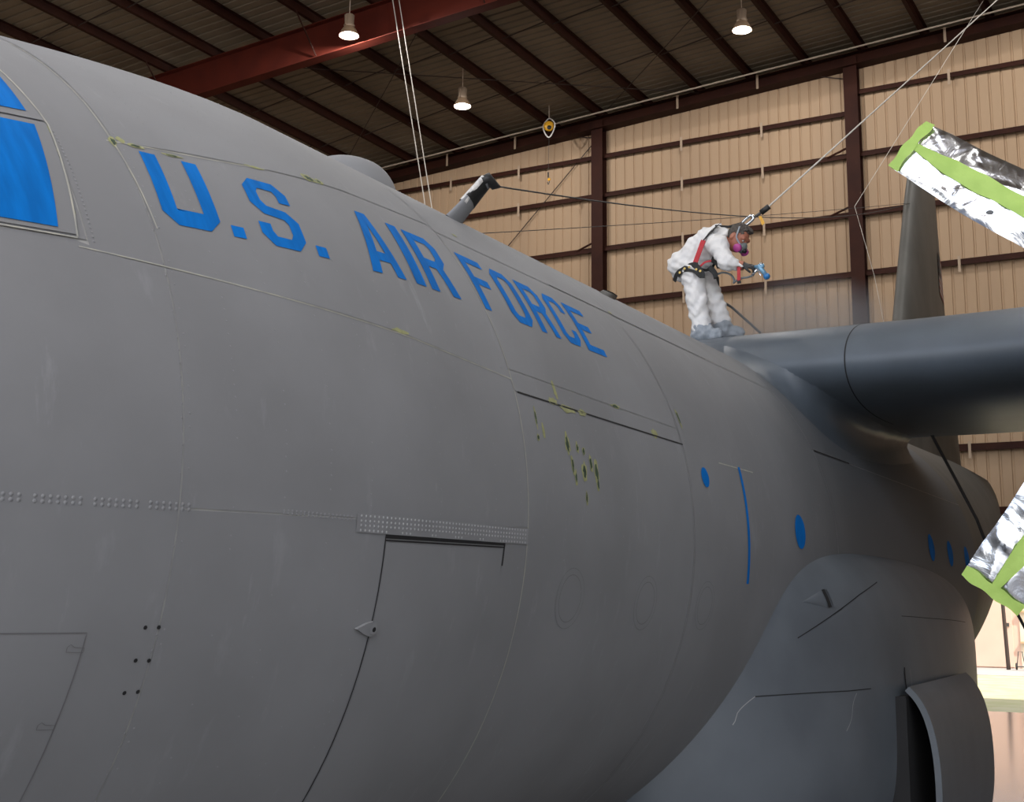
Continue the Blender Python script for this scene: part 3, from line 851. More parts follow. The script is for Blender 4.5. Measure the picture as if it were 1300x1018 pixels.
# --- fin, rudder, tailplane, flag
def foil_sec(x0, x1, y0, z, th, n=14):
    pts = []
    for k in range(n + 1):
        q = .5 * (1 - math.cos(math.pi * k / n)); t = th * 2.6 * (.2969 * math.sqrt(q) - .126 * q - .3516 * q * q + .2843 * q ** 3 - .1036 * q ** 4) / .26
        pts.append((q, t))
    return [(x0 + (x1 - x0) * q, y0 + t, z) for q, t in pts] + [(x0 + (x1 - x0) * q, y0 - t, z) for q, t in pts[-2:0:-1]]
secs = []
fin_pts = [(1.9, -12.6, -20.9, .30), (2.5, -13.2, -20.75, .30), (4.2, -14.75, -20.2, .29), (5.8, -15.6, -19.75, .25), (7.5, -16.5, -19.45, .20), (8.9, -17.35, -19.2, .14), (9.35, -17.9, -19.1, .04)]
for z, xa, xb, th in fin_pts: secs.append(foil_sec(xa, xb, 0, z, th))
n = len(secs[0]); V = [v for s0 in secs for v in s0]
F = grid_faces(len(secs), n, True); F.append(tuple((len(secs) - 1) * n + k for k in range(n)))
mk('vertical_stabilizer', V, F, 'fin_paint', plane, True)
for side in (1, -1):
    secs = []
    for y, xa, xb, th in ((.3, -16.2, -20.8, .26), (2.5, -16.7, -20.6, .22), (5.5, -17.4, -20.2, .15), (7.9, -18.0, -19.9, .08)):
        secs.append([(p[0], side * y, 3.45 + p[1]) for p in foil_sec(xa, xb, 0, 0, th)])
    V = [v for s0 in secs for v in s0]; F = grid_faces(4, n, True); F.append(tuple(3 * n + k for k in range(n)))
    mk('horizontal_stabilizer', V, F, 'fin_paint', plane, True)
flag = [];
def fin_y(X, z):
    zs = [p[0] for p in fin_pts]; xa = np.interp(z, zs, [p[1] for p in fin_pts]); xb = np.interp(z, zs, [p[2] for p in fin_pts]); th = np.interp(z, zs, [p[3] for p in fin_pts])
    q = np.clip((X - xa) / (xb - xa), 0, 1); return th * 10 * (.2969 * math.sqrt(q) - .126 * q - .3516 * q * q + .2843 * q ** 3 - .1036 * q ** 4) + .012
def flag_patch(nm, x0, x1, z0, z1, mt, o_=0):
    V = []
    for X in np.linspace(x0, x1, 6):
        for z in np.linspace(z0, z1, 3): V.append((X, fin_y(X, z) + o_, z))
    return mk(nm, V, grid_faces(6, 3), mt, plane)
for i in range(13):
    flag_patch('flag_stripe', -18.35, -19.45, 5.95 + i * .07, 5.95 + (i + 1) * .07, 'flag_red' if i % 2 == 0 else 'flag_white')
flag_patch('flag_canton', -18.35, -18.85, 5.95 + 6 * .07, 5.95 + 13 * .07, 'flag_blue', .006)
flag_patch('trim_mark', -18.1, -18.45, 4.85, 5.0, 'chip_yellow')

# --- landing gear fairing
def spons(X, ph):
    Xf, X1, Xb = .05, -3.4, -11.0
    if X > X1:
        u = (Xf - X) / (Xf - X1); g = max(0.0, 1 - (1 - u) ** 2.3) ** (1 / 2.3); gb = max(0.0, 1 - (1 - u) ** 3.0) ** (1 / 3.0)
    else:
        u = (X - Xb) / (X1 - Xb); g = max(0.0, 1 - (1 - u) ** 2.2) ** .75; gb = max(0.0, 1 - (1 - u) ** 2.5) ** .5
    a, b_ = 1.42 * g, .35 + .98 * gb
    n_ = 3.6; c, s = math.cos(ph), math.sin(ph)
    return np.array([X, 1.2 + a * abs(c) ** (2 / n_), -1.2 + b_ * math.copysign(abs(s) ** (2 / n_), s)])
sx = list(.05 - (.05 + 3.6) * (1 - np.cos(np.linspace(0, math.pi / 2, 34)))) + list(np.linspace(-3.8, -10.99, 30))
ph = np.linspace(-math.pi / 2, math.pi / 2, 61)
for side in (1, -1):
    V = [spons(X, a) * np.array([1, side, 1]) for X in sx for a in ph]
    F = grid_faces(len(sx), len(ph))
    mk('landing_gear_fairing', V, F if side > 0 else [f[::-1] for f in F], 'sponson_paint', plane, True)
def sp_ribbon(nm, pts, w_, mt, off=.003, n=10):
    P = []
    for a, b_ in zip(pts[:-1], pts[1:]):
        for k in range(n): P.append(np.array(a) + (np.array(b_) - np.array(a)) * k / n)
    P.append(np.array(pts[-1])); V = []
    for i, (X, a) in enumerate(P):
        p = spons(X, a); e1 = spons(X - .02, a) - p; e2 = spons(X, a + .01) - p; nn = np.cross(e2, e1); nn /= np.linalg.norm(nn) + 1e-9
        if nn[1] < 0: nn = -nn
        j = min(i + 1, len(P) - 1); j0 = max(i - 1, 0); tg = spons(*P[j]) - spons(*P[j0]); sd_ = np.cross(nn, tg); sd_ /= np.linalg.norm(sd_) + 1e-9
        V += [p + nn * off + sd_ * w_ / 2, p + nn * off - sd_ * w_ / 2]
    return mk(nm, V, [(2 * i, 2 * i + 1, 2 * i + 3, 2 * i + 2) for i in range(len(P) - 1)], mt, plane, True)
def sp_hit(u, v):
    d = ray(u, v); best = None
    for X in np.linspace(.05, -6.5, 260):
        t = (X - CAM[0]) / d[0]; p = CAM + t * d
        for sgn in (1, -1):
            pass
        # height fraction -> angle
        lo_, hi_ = -math.pi / 2, math.pi / 2
        for _ in range(24):
            m_ = (lo_ + hi_) / 2
            if spons(X, m_)[2] < p[2]: lo_ = m_
            else: hi_ = m_
        q = spons(X, (lo_ + hi_) / 2)
        if abs(q[2] - p[2]) < .02 and p[1] <= q[1]: return (X, (lo_ + hi_) / 2)
    return None
def sp_line(nm, pix, w_, mt, off=.003):
    pts = [sp_hit(*q) for q in pix]; pts = [p for p in pts if p]
    if len(pts) > 1: sp_ribbon(nm, pts, w_, mt, off)
sp_line('panel_seam', [(1010, 810), (1090, 755), (1112, 739)], .008, 'dark_gap')
sp_line('panel_seam', [(955, 884), (1020, 880), (1075, 877), (1105, 874)], .007, 'dark_gap')
sp_line('panel_seam', [(1086, 880), (1080, 900), (1073, 928)], .006, 'hull_seam')
sp_line('panel_seam', [(955, 884), (925, 920)], .006, 'hull_seam')
sp_line('panel_seam', [(1144, 782), (1180, 785), (1225, 790)], .006, 'dark_gap')
sp_line('panel_seam', [(1147, 847), (1148, 862), (1150, 876)], .03, 'dark_gap', .004)
sp_line('edge_strip', [(1152, 850), (1153, 862), (1154, 874)], .012, 'plate_grey', .02)
sp_line('edge_strip', [(1150, 880), (1152, 900), (1150, 930), (1146, 980)], .03, 'plate_grey', .025)
# air scoop
A_, B_, C_ = sp_hit(1017, 764), sp_hit(1040, 749), sp_hit(1051, 772)
if A_ and B_ and C_:
    def spn(q, o_):
        p = spons(*q); e1 = spons(q[0] - .02, q[1]) - p; e2 = spons(q[0], q[1] + .01) - p; nn = np.cross(e2, e1); nn /= np.linalg.norm(nn)
        return p + nn * (o_ if nn[1] > 0 else -o_)
    def mixq(a, b_, f): return (a[0] + (b_[0] - a[0]) * f, a[1] + (b_[1] - a[1]) * f)
    V = []; 
    for i in range(9):
        q0, q1 = mixq(A_, B_, i / 8), mixq(A_, C_, i / 8)
        for j in range(7):
            h_ = .014 * math.sin(math.pi * (i / 8) / 2) * (1 - abs(j / 3 - 1) ** 3) + .001
            V.append(spn(mixq(q0, q1, j / 6), h_))
    sc_o = mk('air_scoop', V, grid_faces(9, 7), 'sponson_paint', plane, True)
    V = [spn(mixq(B_, C_, j / 6), .002) + np.array([-.006, 0, 0]) for j in range(7)] + [spn(mixq(B_, C_, j / 6), .014 * (1 - abs(j / 3 - 1) ** 3) + .001) + np.array([-.006, 0, 0]) for j in range(7)]
    o = mk('scoop_mouth', V, [(j, j + 1, 8 + j, 7 + j) for j in range(6)], 'dark_gap', plane); o.parent = sc_o
    D_ = mixq(B_, C_, .5)
    sp_ribbon('scoop_duct', [mixq(B_, C_, .02), mixq(B_, C_, .98)], .045, 'dark_gap', .018)
    Bq, Cq = sp_hit(1046, 747), sp_hit(1058, 771)
    if Bq and Cq: sp_ribbon('edge_strip', [Bq, Cq], .04, 'sponson_paint', .012)
# dark box for the shaded wheel well, and open gear door
wx0, wx1 = -2.35, -5.1
V = []
dp = [(2.68, -1.06), (2.745, -1.13), (2.805, -1.23), (2.85, -1.36), (2.885, -1.55), (2.90, -1.8), (2.89, -2.1), (2.84, -2.4)]
dp = [(p[0], p[1]) for p in catmull([(a, b_, 0) for a, b_ in dp], 4)]
nd = len(dp)
for X, sh in ((wx0, 0), (wx1, -.04)):
    for th in (0, .05):
        for i, (a, b_) in enumerate(dp):
            tgx = np.array(dp[min(i + 1, nd - 1)]) - np.array(dp[max(i - 1, 0)]); tgx /= np.linalg.norm(tgx)
            V.append((X, a + sh - th * -tgx[1] * -1 * -1, b_ - th * tgx[0] * 1))
F = []
for (o0, o1, fl) in ((0, 2 * nd, 0), (nd, 3 * nd, 1)):
    for i in range(nd - 1):
        f = (o0 + i, o1 + i, o1 + i + 1, o0 + i + 1); F.append(f if not fl else f[::-1])
F += [(i, i + 1, nd + i + 1, nd + i) for i in range(nd - 1)] + [(2 * nd + i, 3 * nd + i, 3 * nd + i + 1, 2 * nd + i + 1) for i in range(nd - 1)]
mk('landing_gear_door', V, F, 'sponson_paint', plane, False)
MB().box((wx1, 2.0, -2.45), (wx0 + .04, 2.66, -1.14)).build('wheel_well_shade', 'dark_gap', plane)  # solid box, the cavity's shade is put into its near-black colour
# main wheels
for X in (-3.2, -4.8):
    for side in (1, -1):
        wl = MB().lathe([(.25, -.22), (.60, -.24), (.69, -.16), (.71, 0), (.69, .16), (.60, .24), (.25, .22)], (X, side * 1.75, GROUND + .71), (0, 1, 0), 32).build('main_wheel', 'tyre', plane, True)
        o = MB().lathe([(.02, -.2), (.24, -.2), (.26, 0), (.24, .2), (.02, .2)], (X, side * 1.75, GROUND + .71), (0, 1, 0), 20).build('wheel_hub', 'metal_dark', plane, True); o.parent = wl
MB().tube([(6.2, 0, GROUND + 1.5), (6.2, 0, GROUND + .45)], .09, 12).build('nose_leg', 'plate_grey', plane)
for side in (1, -1):
    MB().lathe([(.15, -.12), (.42, -.13), (.48, 0), (.42, .13), (.15, .12)], (6.2, side * .25, GROUND + .48), (0, 1, 0), 28).build('nose_wheel', 'tyre', plane, True)

# --- engines and propellers
HUBZ = 1.338
A1 = math.radians(38.16)
def nacelle(y, ang, wrap):
    prof = [(.30, -.25), (.42, -.6), (.52, -1.2), (.56, -2.2), (.56, -3.6), (.44, -5.0), (.2, -6.2), (.02, -6.5)]
    V = []; nn = 32
    for r, X in prof:
        for k in range(nn):
            a = 2 * math.pi * k / nn
            V.append((X, y + r * math.cos(a), HUBZ - .05 + r * 1.12 * math.sin(a)))
    mk('engine_nacelle', V, grid_faces(len(prof), nn, True), 'fresh_paint', plane, True)
    pr = MB().lathe([(.02, .52), (.14, .47), (.26, .30), (.33, .05), (.34, -.2), (.30, -.3)], (0, y, HUBZ), (1, 0, 0), 32).build('propeller', 'plate_grey', plane, True)
    for kb in range(4):
        th = ang + kb * math.pi / 2
        rd = np.array([0, -math.cos(th), math.sin(th)]); cd = np.array([0, math.sin(th), math.cos(th)]); fd = np.array([1.0, 0, 0])
        org = np.array([0, y, HUBZ])
        pit = math.radians(-13 if cd[2] > .7 else 8)
        cd2 = cd * math.cos(pit) + fd * math.sin(pit); fd2 = fd * math.cos(pit) - cd * math.sin(pit)
        V = []
        for q in np.linspace(.28, 2.04, 16):
            hw = np.interp(q, [.28, .5, .9, 1.6, 2.04], [.10, .15, .19, .20, .185]); tk = np.interp(q, [.28, .6, 2.04], [.09, .05, .012])
            for k in range(14):
                a = 2 * math.pi * k / 14; V.append(org + rd * q + cd2 * hw * math.cos(a) + fd2 * tk * math.sin(a))
        F = grid_faces(16, 14, True); F.append(tuple(15 * 14 + k for k in range(14)))
        o = mk('propeller_blade', V, F, 'metal_dark', plane, True); o.parent = pr
        if not wrap: continue
        # crinkled foil sleeve: two faces of a flat bag with random creases
        NR, NC = 96, 36
        crs = [(rng.uniform(.5, 2.1), rng.uniform(-.25, .25), rng.uniform(0, math.pi), rng.uniform(.015, .05), rng.uniform(.06, .22), rng.uniform(-.012, .016)) for _ in range(70)]
        def relief(q, s0):
            h_ = 0
            for cq, cs, ca, wd, ln, am in crs:
                du, dv = q - cq, s0 - cs
                al = du * math.cos(ca) + dv * math.sin(ca); ac = -du * math.sin(ca) + dv * math.cos(ca)
                if abs(al) < 2.5 * ln and abs(ac) < 3 * wd: h_ += am * math.exp(-(ac / wd) ** 2 - (al / ln) ** 2)
            return h_
        hwf = lambda q: np.interp(q, [.45, .8, 1.3, 1.9, 2.13], [.17, .215, .235, .215, .195])
        hgt = lambda q, f: (.028 + .02 * (2.13 - q)) * max(0, 1 - abs(f) ** 2.6)
        V = []
        hf = np.zeros((NR + 1, NC + 1))
        for sgn in (1, -1):
            for i in range(NR + 1):
                q = .45 + (2.13 - .45) * i / NR
                for j in range(NC + 1):
                    f = -1 + 2 * j / NC; hw = hwf(q) * (1 + .02 * math.sin(9 * q + 2 * (f > 0)) * abs(f))
                    edge = min(1, (1 - abs(f)) * 6) * min(1, (2.13 - q) * 30)
                    hh = sgn * hgt(q, f) * min(1, (2.13 - q) * 14 + .02) + relief(q, f * hw) * edge * sgn
                    if sgn == 1: hf[i, j] = hh
                    V.append(org + rd * q + cd2 * f * hw + fd2 * hh)
        g1 = grid_faces(NR + 1, NC + 1); off = (NR + 1) * (NC + 1)
        F = [f[::-1] for f in g1] + [tuple(i + off for i in f) for f in g1]
        o = mk('foil_cover', V, F, 'foil', plane, True); o.parent = pr
        def surf_at(q, s0):
            i = np.clip((q - .45) / (2.13 - .45) * NR, 0, NR); f = np.clip(s0 / hwf(q), -1, 1); j = (f + 1) / 2 * NC
            i, j = int(round(i)), int(round(j)); hh = hf[max(0, i - 2):i + 3, max(0, j - 2):j + 3].max()
            return org + rd * q + cd2 * s0 + fd2 * (hh + .004)
        # tape along the blade and across its tip
        V = []; nq = 40
        for i in range(nq + 1):
            q = .5 + (2.09 - .5) * i / nq
            wv = np.interp(q, [.5, 1.5, 1.78, 1.95, 2.09], [.07, .062, .064, .038, .026]) * (1 + .06 * math.sin(17 * q))
            c0 = .012 * math.sin(3 * q)
            for j in range(5): V.append(surf_at(q, c0 + wv * (j / 2 - 1)))
        o = mk('masking_tape', V, [f[::-1] for f in grid_faces(nq + 1, 5)], 'tape_green', plane, True); o.parent = pr
        V = []
        for i in range(25):
            f = -1.03 + 2.06 * i / 24
            for j in range(4):
                q = 2.145 - .075 * j / 3 - .006 * math.sin(7 * f + j)
                p = surf_at(min(q, 2.1), f * hwf(q)); V.append(p + rd * (q - min(q, 2.1)) + fd2 * .006)
        o = mk('masking_tape', V, grid_faces(25, 4), 'tape_green', plane, True); o.parent = pr
nacelle(5.035, A1, True)
nacelle(10.1, A1 + .5, False)
nacelle(-4.95, A1 + .2, False)
nacelle(-10.1, A1 + .9, False)

# ================================================================== THINGS IN THE HANGAR
# high-bay lamps
LAMP_W = 500.0
def lamp(p, label):
    p = np.array(p, float)
    t_ = thing('high_bay_lamp', p, label, 'lamp', 'high-bay lamps under the roof')
    MB().lathe([(.0, .52), (.105, .52), (.125, .50), (.115, .28), (.14, .24), (.12, .20)], p, (0, 0, 1), 24).build('ballast_housing', 'lamp_body', t_, True)
    MB().lathe([(.12, .20), (.155, .16), (.19, .10), (.235, .0), (.245, -.03), (.235, -.03), (.18, .10)], p, (0, 0, 1), 32).build('lamp_shade', 'lamp_shade', t_, True)
    MB().lathe([(.0, -.022), (.10, -.024), (.225, -.018)], p, (0, 0, 1), 32).build('lens', 'lamp_glow', t_, True)
    MB().box((p[0] + .12, p[1] - .02, p[2] + .2), (p[0] + .16, p[1] + .02, p[2] + .46)).build('side_bracket', 'lamp_body', t_)
    MB().tube([p + [0, 0, .5], [p[0], p[1], roof_z(p[1]) - .0]], .012, 6).build('hanging_rod', 'pipe_tan', t_)
    ld = bpy.data.lights.new('lamp_light', 'POINT'); ld.energy = LAMP_W; ld.color = (1.0, .97, .93); ld.shadow_soft_size = .03
    lo = bpy.data.objects.new('lamp_light', ld); C.objects.link(lo); lo.parent = t_; lo.location = (0, 0, -.06)
for (u, v), lb in (((443, 44), 'high-bay lamp hanging before the deep red rafter'), ((587, 134), 'high-bay lamp hanging above the fuselage antenna mast'), ((942, 37), 'high-bay lamp hanging above the painter on the wing')):
    lamp(on_roof(u, v, -1.2), lb)
for p in ((-20.6, 3.6), (-15.4, 3.6), (-10.2, -4.7), (-10.2, 3.6), (-5, -4.7), (-5, 3.6), (0.2, -4.7), (0.2, 3.6), (5.4, -4.7), (5.4, 3.6)):
    lamp((p[0], p[1], roof_z(p[1]) - 1.2), 'high-bay lamp hanging over the wing and nose of the airplane')

# sprinkler pipe along the end wall
pp = [(-25.0, YL + .5, roof_z(YL) - .42)] + [(-25.0, y_, roof_z(y_) - .36) for y_ in np.linspace(-20, 2.5, 12)]
tag(MB().tube(pp, .026, 8).build('sprinkler_pipe', 'pipe_tan'), 'thin pale sprinkler pipe running under the roof along the ribbed end wall', 'pipe')

# fall-arrest reel hanging from the roof, with its hook
rp = on_x(697, 160, -24.4)
t_ = thing('fall_arrest_reel', (rp[0], rp[1], rp[2] - .2), 'yellow fall-arrest reel hanging from the roof by the end wall', 'safety reel')
MB().lathe([(.0, .07), (.13, .06), (.17, .0), (.13, -.06), (.0, -.07)], rp, (.8, .5, 0), 24).build('housing', 'yellow_plastic', t_, True)
MB().tube(catmull([rp + [0, -.16, .12], rp + [0, -.20, -.02], rp + [0, -.12, -.24], rp + [0, 0, -.36], rp + [0, .12, -.24], rp + [0, .20, -.02], rp + [0, .16, .12], rp + [0, 0, .24], rp + [0, -.16, .12]], 5), .022, 6).build('handle_frame', 'mast_white', t_)
MB().lathe([(.0, .09), (.06, .085), (.07, .07)], rp + np.array([0, 0, -.07]), (.8, .5, 0), 16).build('label_disc', 'mast_black', t_, True)
MB().tube([rp + [0, 0, .24], [rp[0], rp[1], roof_z(rp[1])]], .014, 6).build('suspension_chain', 'pipe_tan', t_)
hk = on_x(696, 226, -24.4)
MB().tube([rp + [0, 0, -.36], hk], .006, 6).build('cable', 'wire_dark', t_)
MB().tube([hk + [0, 0, .18], hk + [0, 0, .02]], .022, 8).build('swivel', 'mast_black', t_)
MB().lathe([(0, .03), (.04, .02), (.05, 0), (.04, -.02), (0, -.03)], hk + np.array([0, .03, -.05]), (1, 0, 0), 12).build('indicator', 'yellow_plastic', t_, True)
MB().tube(catmull([hk, hk + [0, .04, -.1], hk + [0, 0, -.2], hk + [0, -.03, -.12]], 4), .012, 6).build('snap_hook', 'wire_dark', t_)

# twin lifeline ropes hanging from the roof behind the fuselage
for (ua, ub) in ((498, 539), (506, 547)):
    a = on_roof(ua, -3, -.3); b_ = on_x(ub, 256, a[0] + .2)
    e = b_ + (b_ - a) * .35
    tag(MB().tube([a, b_, e], .013, 6).build('lifeline_rope', 'rope_pale'), 'pale lifeline rope hanging from the roof behind the fuselage', 'rope', 'twin ropes from the roof behind the fuselage')
# slack tag line beside the second column
a = on_roof(1250, -2, -.25); b_ = on_x(1085, 262, -20.0); c_ = on_x(1110, 350, -19.6); d_ = on_x(1128, 440, -19.4)
tag(MB().tube([a, b_, c_, d_], .006, 6).build('tag_line', 'rope_pale'), 'thin pale tag line bent at the dark column, hanging down behind the wing', 'rope')
# dark strap from the wing down to the floor
a = np.array([-7.2, 2.02, 1.55]); b_ = on_x(1240, 660, -8.0); 
pts = [on_x(u, v, X) for (u, v), X in zip(((1183, 552), (1240, 659), (1272, 742), (1300, 795), (1390, 965)), (-7.3, -7.6, -7.9, -8.1, -8.6))]
e = pts[-1]; dn = (pts[-1] - pts[-2]); e2 = pts[-1] + dn * ((GROUND - pts[-1][2]) / dn[2])
tag(MB().tube(pts + [e2], .018, 6).build('tie_down_strap', 'hose_black'), 'black tie-down strap running from the wing underside to the floor', 'strap')

# ------------------------------------------------------------------ the painter
XM = -3.85
def J(u, v, dx=0.0): return on_x(u, v, XM + dx)
ydir = np.array([0, 1.0, 0])
pel, bum, mid, chest = J(875, 338), J(866, 337), J(889, 321), J(904, 309)
shR, shL = J(912, 311, .19), J(914, 309, -.19)
neck0, neck1 = J(919, 303), J(926, 304)
hc = J(937, 302.5, .02)
elR, wrR = J(922, 334, .27), J(941, 337, .22)
elL, wrL = J(918, 332, -.22), J(917, 333, .02)
hpR, knR, anR = J(879, 345, .11), J(885, 384, .13), J(891, 417, .12)
hpL, knL, anL = J(891, 346, -.10), J(907, 384, -.12), J(917, 414, -.13)
base = np.array([XM, (anR[1] + anL[1]) / 2, anR[2] - .07])
man = None
fdir = np.array([.22, .74, -.62]); fdir /= np.linalg.norm(fdir)          # where the face looks
hup = np.array([.02, .60, .78]); hup -= fdir * (hup @ fdir); hup /= np.linalg.norm(hup)
hsd = np.cross(hup, fdir)
if hsd[0] < 0: hsd = -hsd                                               # towards the camera
HS = 1.10
def head_sd(P):
    d = ell(P, hc + hup * .02 - fdir * .01, (fdir, hup, hsd), (.098 * HS, .115 * HS, .078 * HS))
    d = smin(d, ell(P, hc + fdir * .03 - hup * .075, (fdir, hup, hsd), (.068 * HS, .062 * HS, .058 * HS)), .05)
    d = smin(d, cone(P, hc + fdir * .098 * HS + hup * .005, hc + fdir * .125 * HS - hup * .035, .010, .019), .018)
    d = smin(d, cone(P, hc + fdir * .085 * HS + hup * .035 - hsd * .045, hc + fdir * .085 * HS + hup * .035 + hsd * .045, .020, .020), .02)
    for s in (1, -1):
        d = smin(d, ell(P, hc + hsd * s * .083 * HS - fdir * .012 - hup * .012, (fdir, hup, hsd), (.022, .036, .012)), .010)
        d = np.maximum(d, -(ell(P, hc + fdir * .100 * HS + hup * .012 + hsd * s * .034, (fdir, hup, hsd), (.012, .011, .016))))
    return d
def body_sd(P):
    d = head_sd(P)
    d = smin(d, cone(P, neck0, hc - hup * .06 - fdir * .02, .062, .058), .04)
    d = smin(d, cone(P, chest, neck0, .13, .065), .05)
    d = smin(d, cone(P, pel, mid, .13, .12), .06); d = smin(d, cone(P, mid, chest, .12, .13), .06)
    for a, b_, c in ((shR, elR, wrR), (shL, elL, wrL)):
        d = smin(d, cone(P, chest, a, .09, .065), .05); d = smin(d, cone(P, a, b_, .052, .042), .03); d = smin(d, cone(P, b_, c, .042, .032), .02)
    for a, b_, c in ((hpR, knR, anR), (hpL, knL, anL)):
        d = smin(d, cone(P, a, b_, .085, .06), .05); d = smin(d, cone(P, b_, c, .055, .04), .03)
        d = smin(d, cone(P, c + [0, -.03, -.045], c + [0, .14, -.05], .03, .025), .03)
    return d
lo_ = np.array([XM - .5, bum[1] - .35, base[2] - .12]); hi_ = np.array([XM + .55, hc[1] + .35, hc[2] + .32])
V, F = iso(body_sd, lo_, hi_, .02)
man = mk('person', V, F, 'skin', None, True, origin=base)
tag(man, 'person in white coveralls and harness bending over on the wing with spray gun', 'person')
WORLD[man.name] = np.array([base[0], base[1], base[2] + H])
V, F = iso(lambda P: np.maximum(head_sd(P), -((P - (hc - hup * .2)) @ hup)) - .0015, hc - .24, hc + .24, .0075)
mk('face', V, F, 'skin', man, True)
_ph = rng.uniform(0, 6.28, 12)
def wr(P, s=1.0):
    return s * (.0055 * np.sin(31 * P[:, 1] + 17 * P[:, 2] + 9 * np.sin(7 * P[:, 2] + 4 * P[:, 0]) + _ph[0]) + .005 * np.sin(23 * P[:, 2] - 19 * P[:, 1] + 13 * P[:, 0] + 5 * np.sin(9 * P[:, 1]) + _ph[1]) + .005 * np.sin(67 * P[:, 2] + 30 * P[:, 1] + 4 * np.sin(15 * P[:, 1]) + _ph[2]) + .003 * np.sin(95 * P[:, 1] - 40 * P[:, 2] + _ph[3]))
def suit_sd(P):
    d = cone(P, bum, pel, .155, .165)
    d = smin(d, cone(P, pel, mid, .165, .165), .08); d = smin(d, cone(P, mid, chest, .165, .175), .08)
    d = smin(d, cone(P, chest, neck0, .165, .105), .06)
    d = smin(d, cone(P, J(909, 292), J(914, 290), .05, .05), .05)
    for a, b_, c in ((shR, elR, wrR), (shL, elL, wrL)):
        d = smin(d, cone(P, chest, a, .13, .105), .06); d = smin(d, cone(P, a, b_, .10, .082), .04); d = smin(d, cone(P, b_, c, .080, .052), .03)
    for a, b_, c in ((hpR, knR, anR), (hpL, knL, anL)):
        d = smin(d, cone(P, pel, a, .15, .125), .06)
        d = smin(d, cone(P, a, b_, .122, .104), .035); d = smin(d, cone(P, b_, c + [0, 0, -.0], .104, .102), .03)
    # open cuffs, collar and trouser hems
    d = np.maximum(d, -cone(P, wrR + (wrR - elR) * .02, wrR + (wrR - elR) * .6, .045, .09))
    d = np.maximum(d, -head_sd(P) + .012)
    d = np.maximum(d, anR[2] - .075 - P[:, 2])
    return d + wr(P)
V, F = iso(suit_sd, lo_, hi_, .0145)
mk('coverall', V, F, 'white_suit', man, True)
# shoe covers
for an, tx in ((anR, 1), (anL, -1)):
    def shoe(P, an=an, tx=tx):
        d = cone(P, an + [0, -.05, -.035], an + [.02 * tx, .19, -.06], .058, .040)
        d = smin(d, cone(P, an + [0, 0, -.01], an + [0, 0, -.05], .108, .10), .04)
        d = smin(d, cone(P, an + [0, -.06, -.085], an + [.02 * tx, .19, -.095], .052, .040), .03)
        d = np.maximum(d, (an[2] - .135) - P[:, 2])
        return d + .5 * wr(P * 1.6)
    V, F = iso(shoe, an + [-.2, -.22, -.19], an + [.2, .34, .16], .013)
    mk('shoe_cover', V, F, 'suit_grey', man, True)
# hair
def hair_sd(P):
    d = ell(P, hc + hup * .030 - fdir * .024, (fdir, hup, hsd), (.102 * HS, .118 * HS, .090 * HS))
    d = smin(d, ell(P, hc + hup * .118 * HS + fdir * .052, (fdir, hup, hsd), (.05, .028, .055)), .03)
    cut = (P - (hc + fdir * .048 + hup * .045)) @ (fdir * .85 - hup * .52)
    d = np.maximum(d, cut)
    d = np.maximum(d, -((P - (hc - hup * .055 - fdir * .03)) @ (hup * .85 - fdir * .5)))
    for s in (1, -1): d = np.maximum(d, -(ell(P, hc + hsd * s * .09 * HS - fdir * .006 - hup * .012, (fdir, hup, hsd), (.030, .040, .03))))
    return d + .004 * np.sin(170 * (P @ hsd) + 40 * (P @ fdir)) + .004 * np.sin(120 * (P @ hup) + 3 * np.sin(90 * (P @ fdir)))
V, F = iso(hair_sd, hc - .22, hc + .24, .0075)
mk('hair', V, F, 'hair', man, True)
# eyes
for s in (1, -1):
    ec = hc + fdir * .088 * HS + hup * .012 + hsd * s * .034
    V, F = iso(lambda P: np.linalg.norm(P - ec, axis=1) - .0125, ec - .02, ec + .02, .004); mk('eye', V, F, 'mast_white', man, True)
    e2 = ec + fdir * .0085
    V, F = iso(lambda P: np.linalg.norm(P - e2, axis=1) - .0065, e2 - .012, e2 + .012, .003); mk('pupil', V, F, 'mast_black', man, True)
# respirator
mc = hc + fdir * .105 * HS - hup * .060
V, F = iso(lambda P: smin(ell(P, mc, (fdir, hup, hsd), (.045, .055, .058)), ell(P, mc + hup * .035 + fdir * .005, (fdir, hup, hsd), (.03, .03, .028)), .02), mc - .12, mc + .12, .008)
resp = mk('respirator', V, F, 'mask_grey', man, True)
for s in (1, -1):
    cc = mc + hsd * s * .062 - hup * .018 + fdir * .0
    ax_ = hsd * s * .8 + fdir * .25 - hup * .35
    o = MB().lathe([(.0, .034), (.036, .034), (.043, .026), (.043, -.006), (.035, -.016), (.0, -.016)], cc, ax_, 20).build('filter', 'mask_pink', man, True); o.parent = resp
o = MB().lathe([(0, .03), (.02, .03), (.026, .0)], mc + fdir * .035 - hup * .01, fdir, 14).build('valve', 'mast_black', man, True); o.parent = resp
def strap(name, pts, w_, mt, nrm=None, parent=None, th=.006):
    P = catmull(pts, 6); V = []
    for i, p in enumerate(P):
        tg = P[min(i + 1, len(P) - 1)] - P[max(i - 1, 0)]; tg = tg / (np.linalg.norm(tg) + 1e-9)
        nn = np.array(nrm if nrm is not None else [1.0, 0, 0]); nn = nn - tg * (nn @ tg); nn /= np.linalg.norm(nn) + 1e-9
        sd_ = np.cross(nn, tg)
        for a, b_ in ((-1, -1), (1, -1), (1, 1), (-1, 1)): V.append(p + sd_ * w_ / 2 * a + nn * th / 2 * b_)
    F = grid_faces(len(P), 4, True); F += [(0, 1, 2, 3), tuple((len(P) - 1) * 4 + k for k in (3, 2, 1, 0))]
    return mk(name, V, F, mt, man if parent is None else parent)
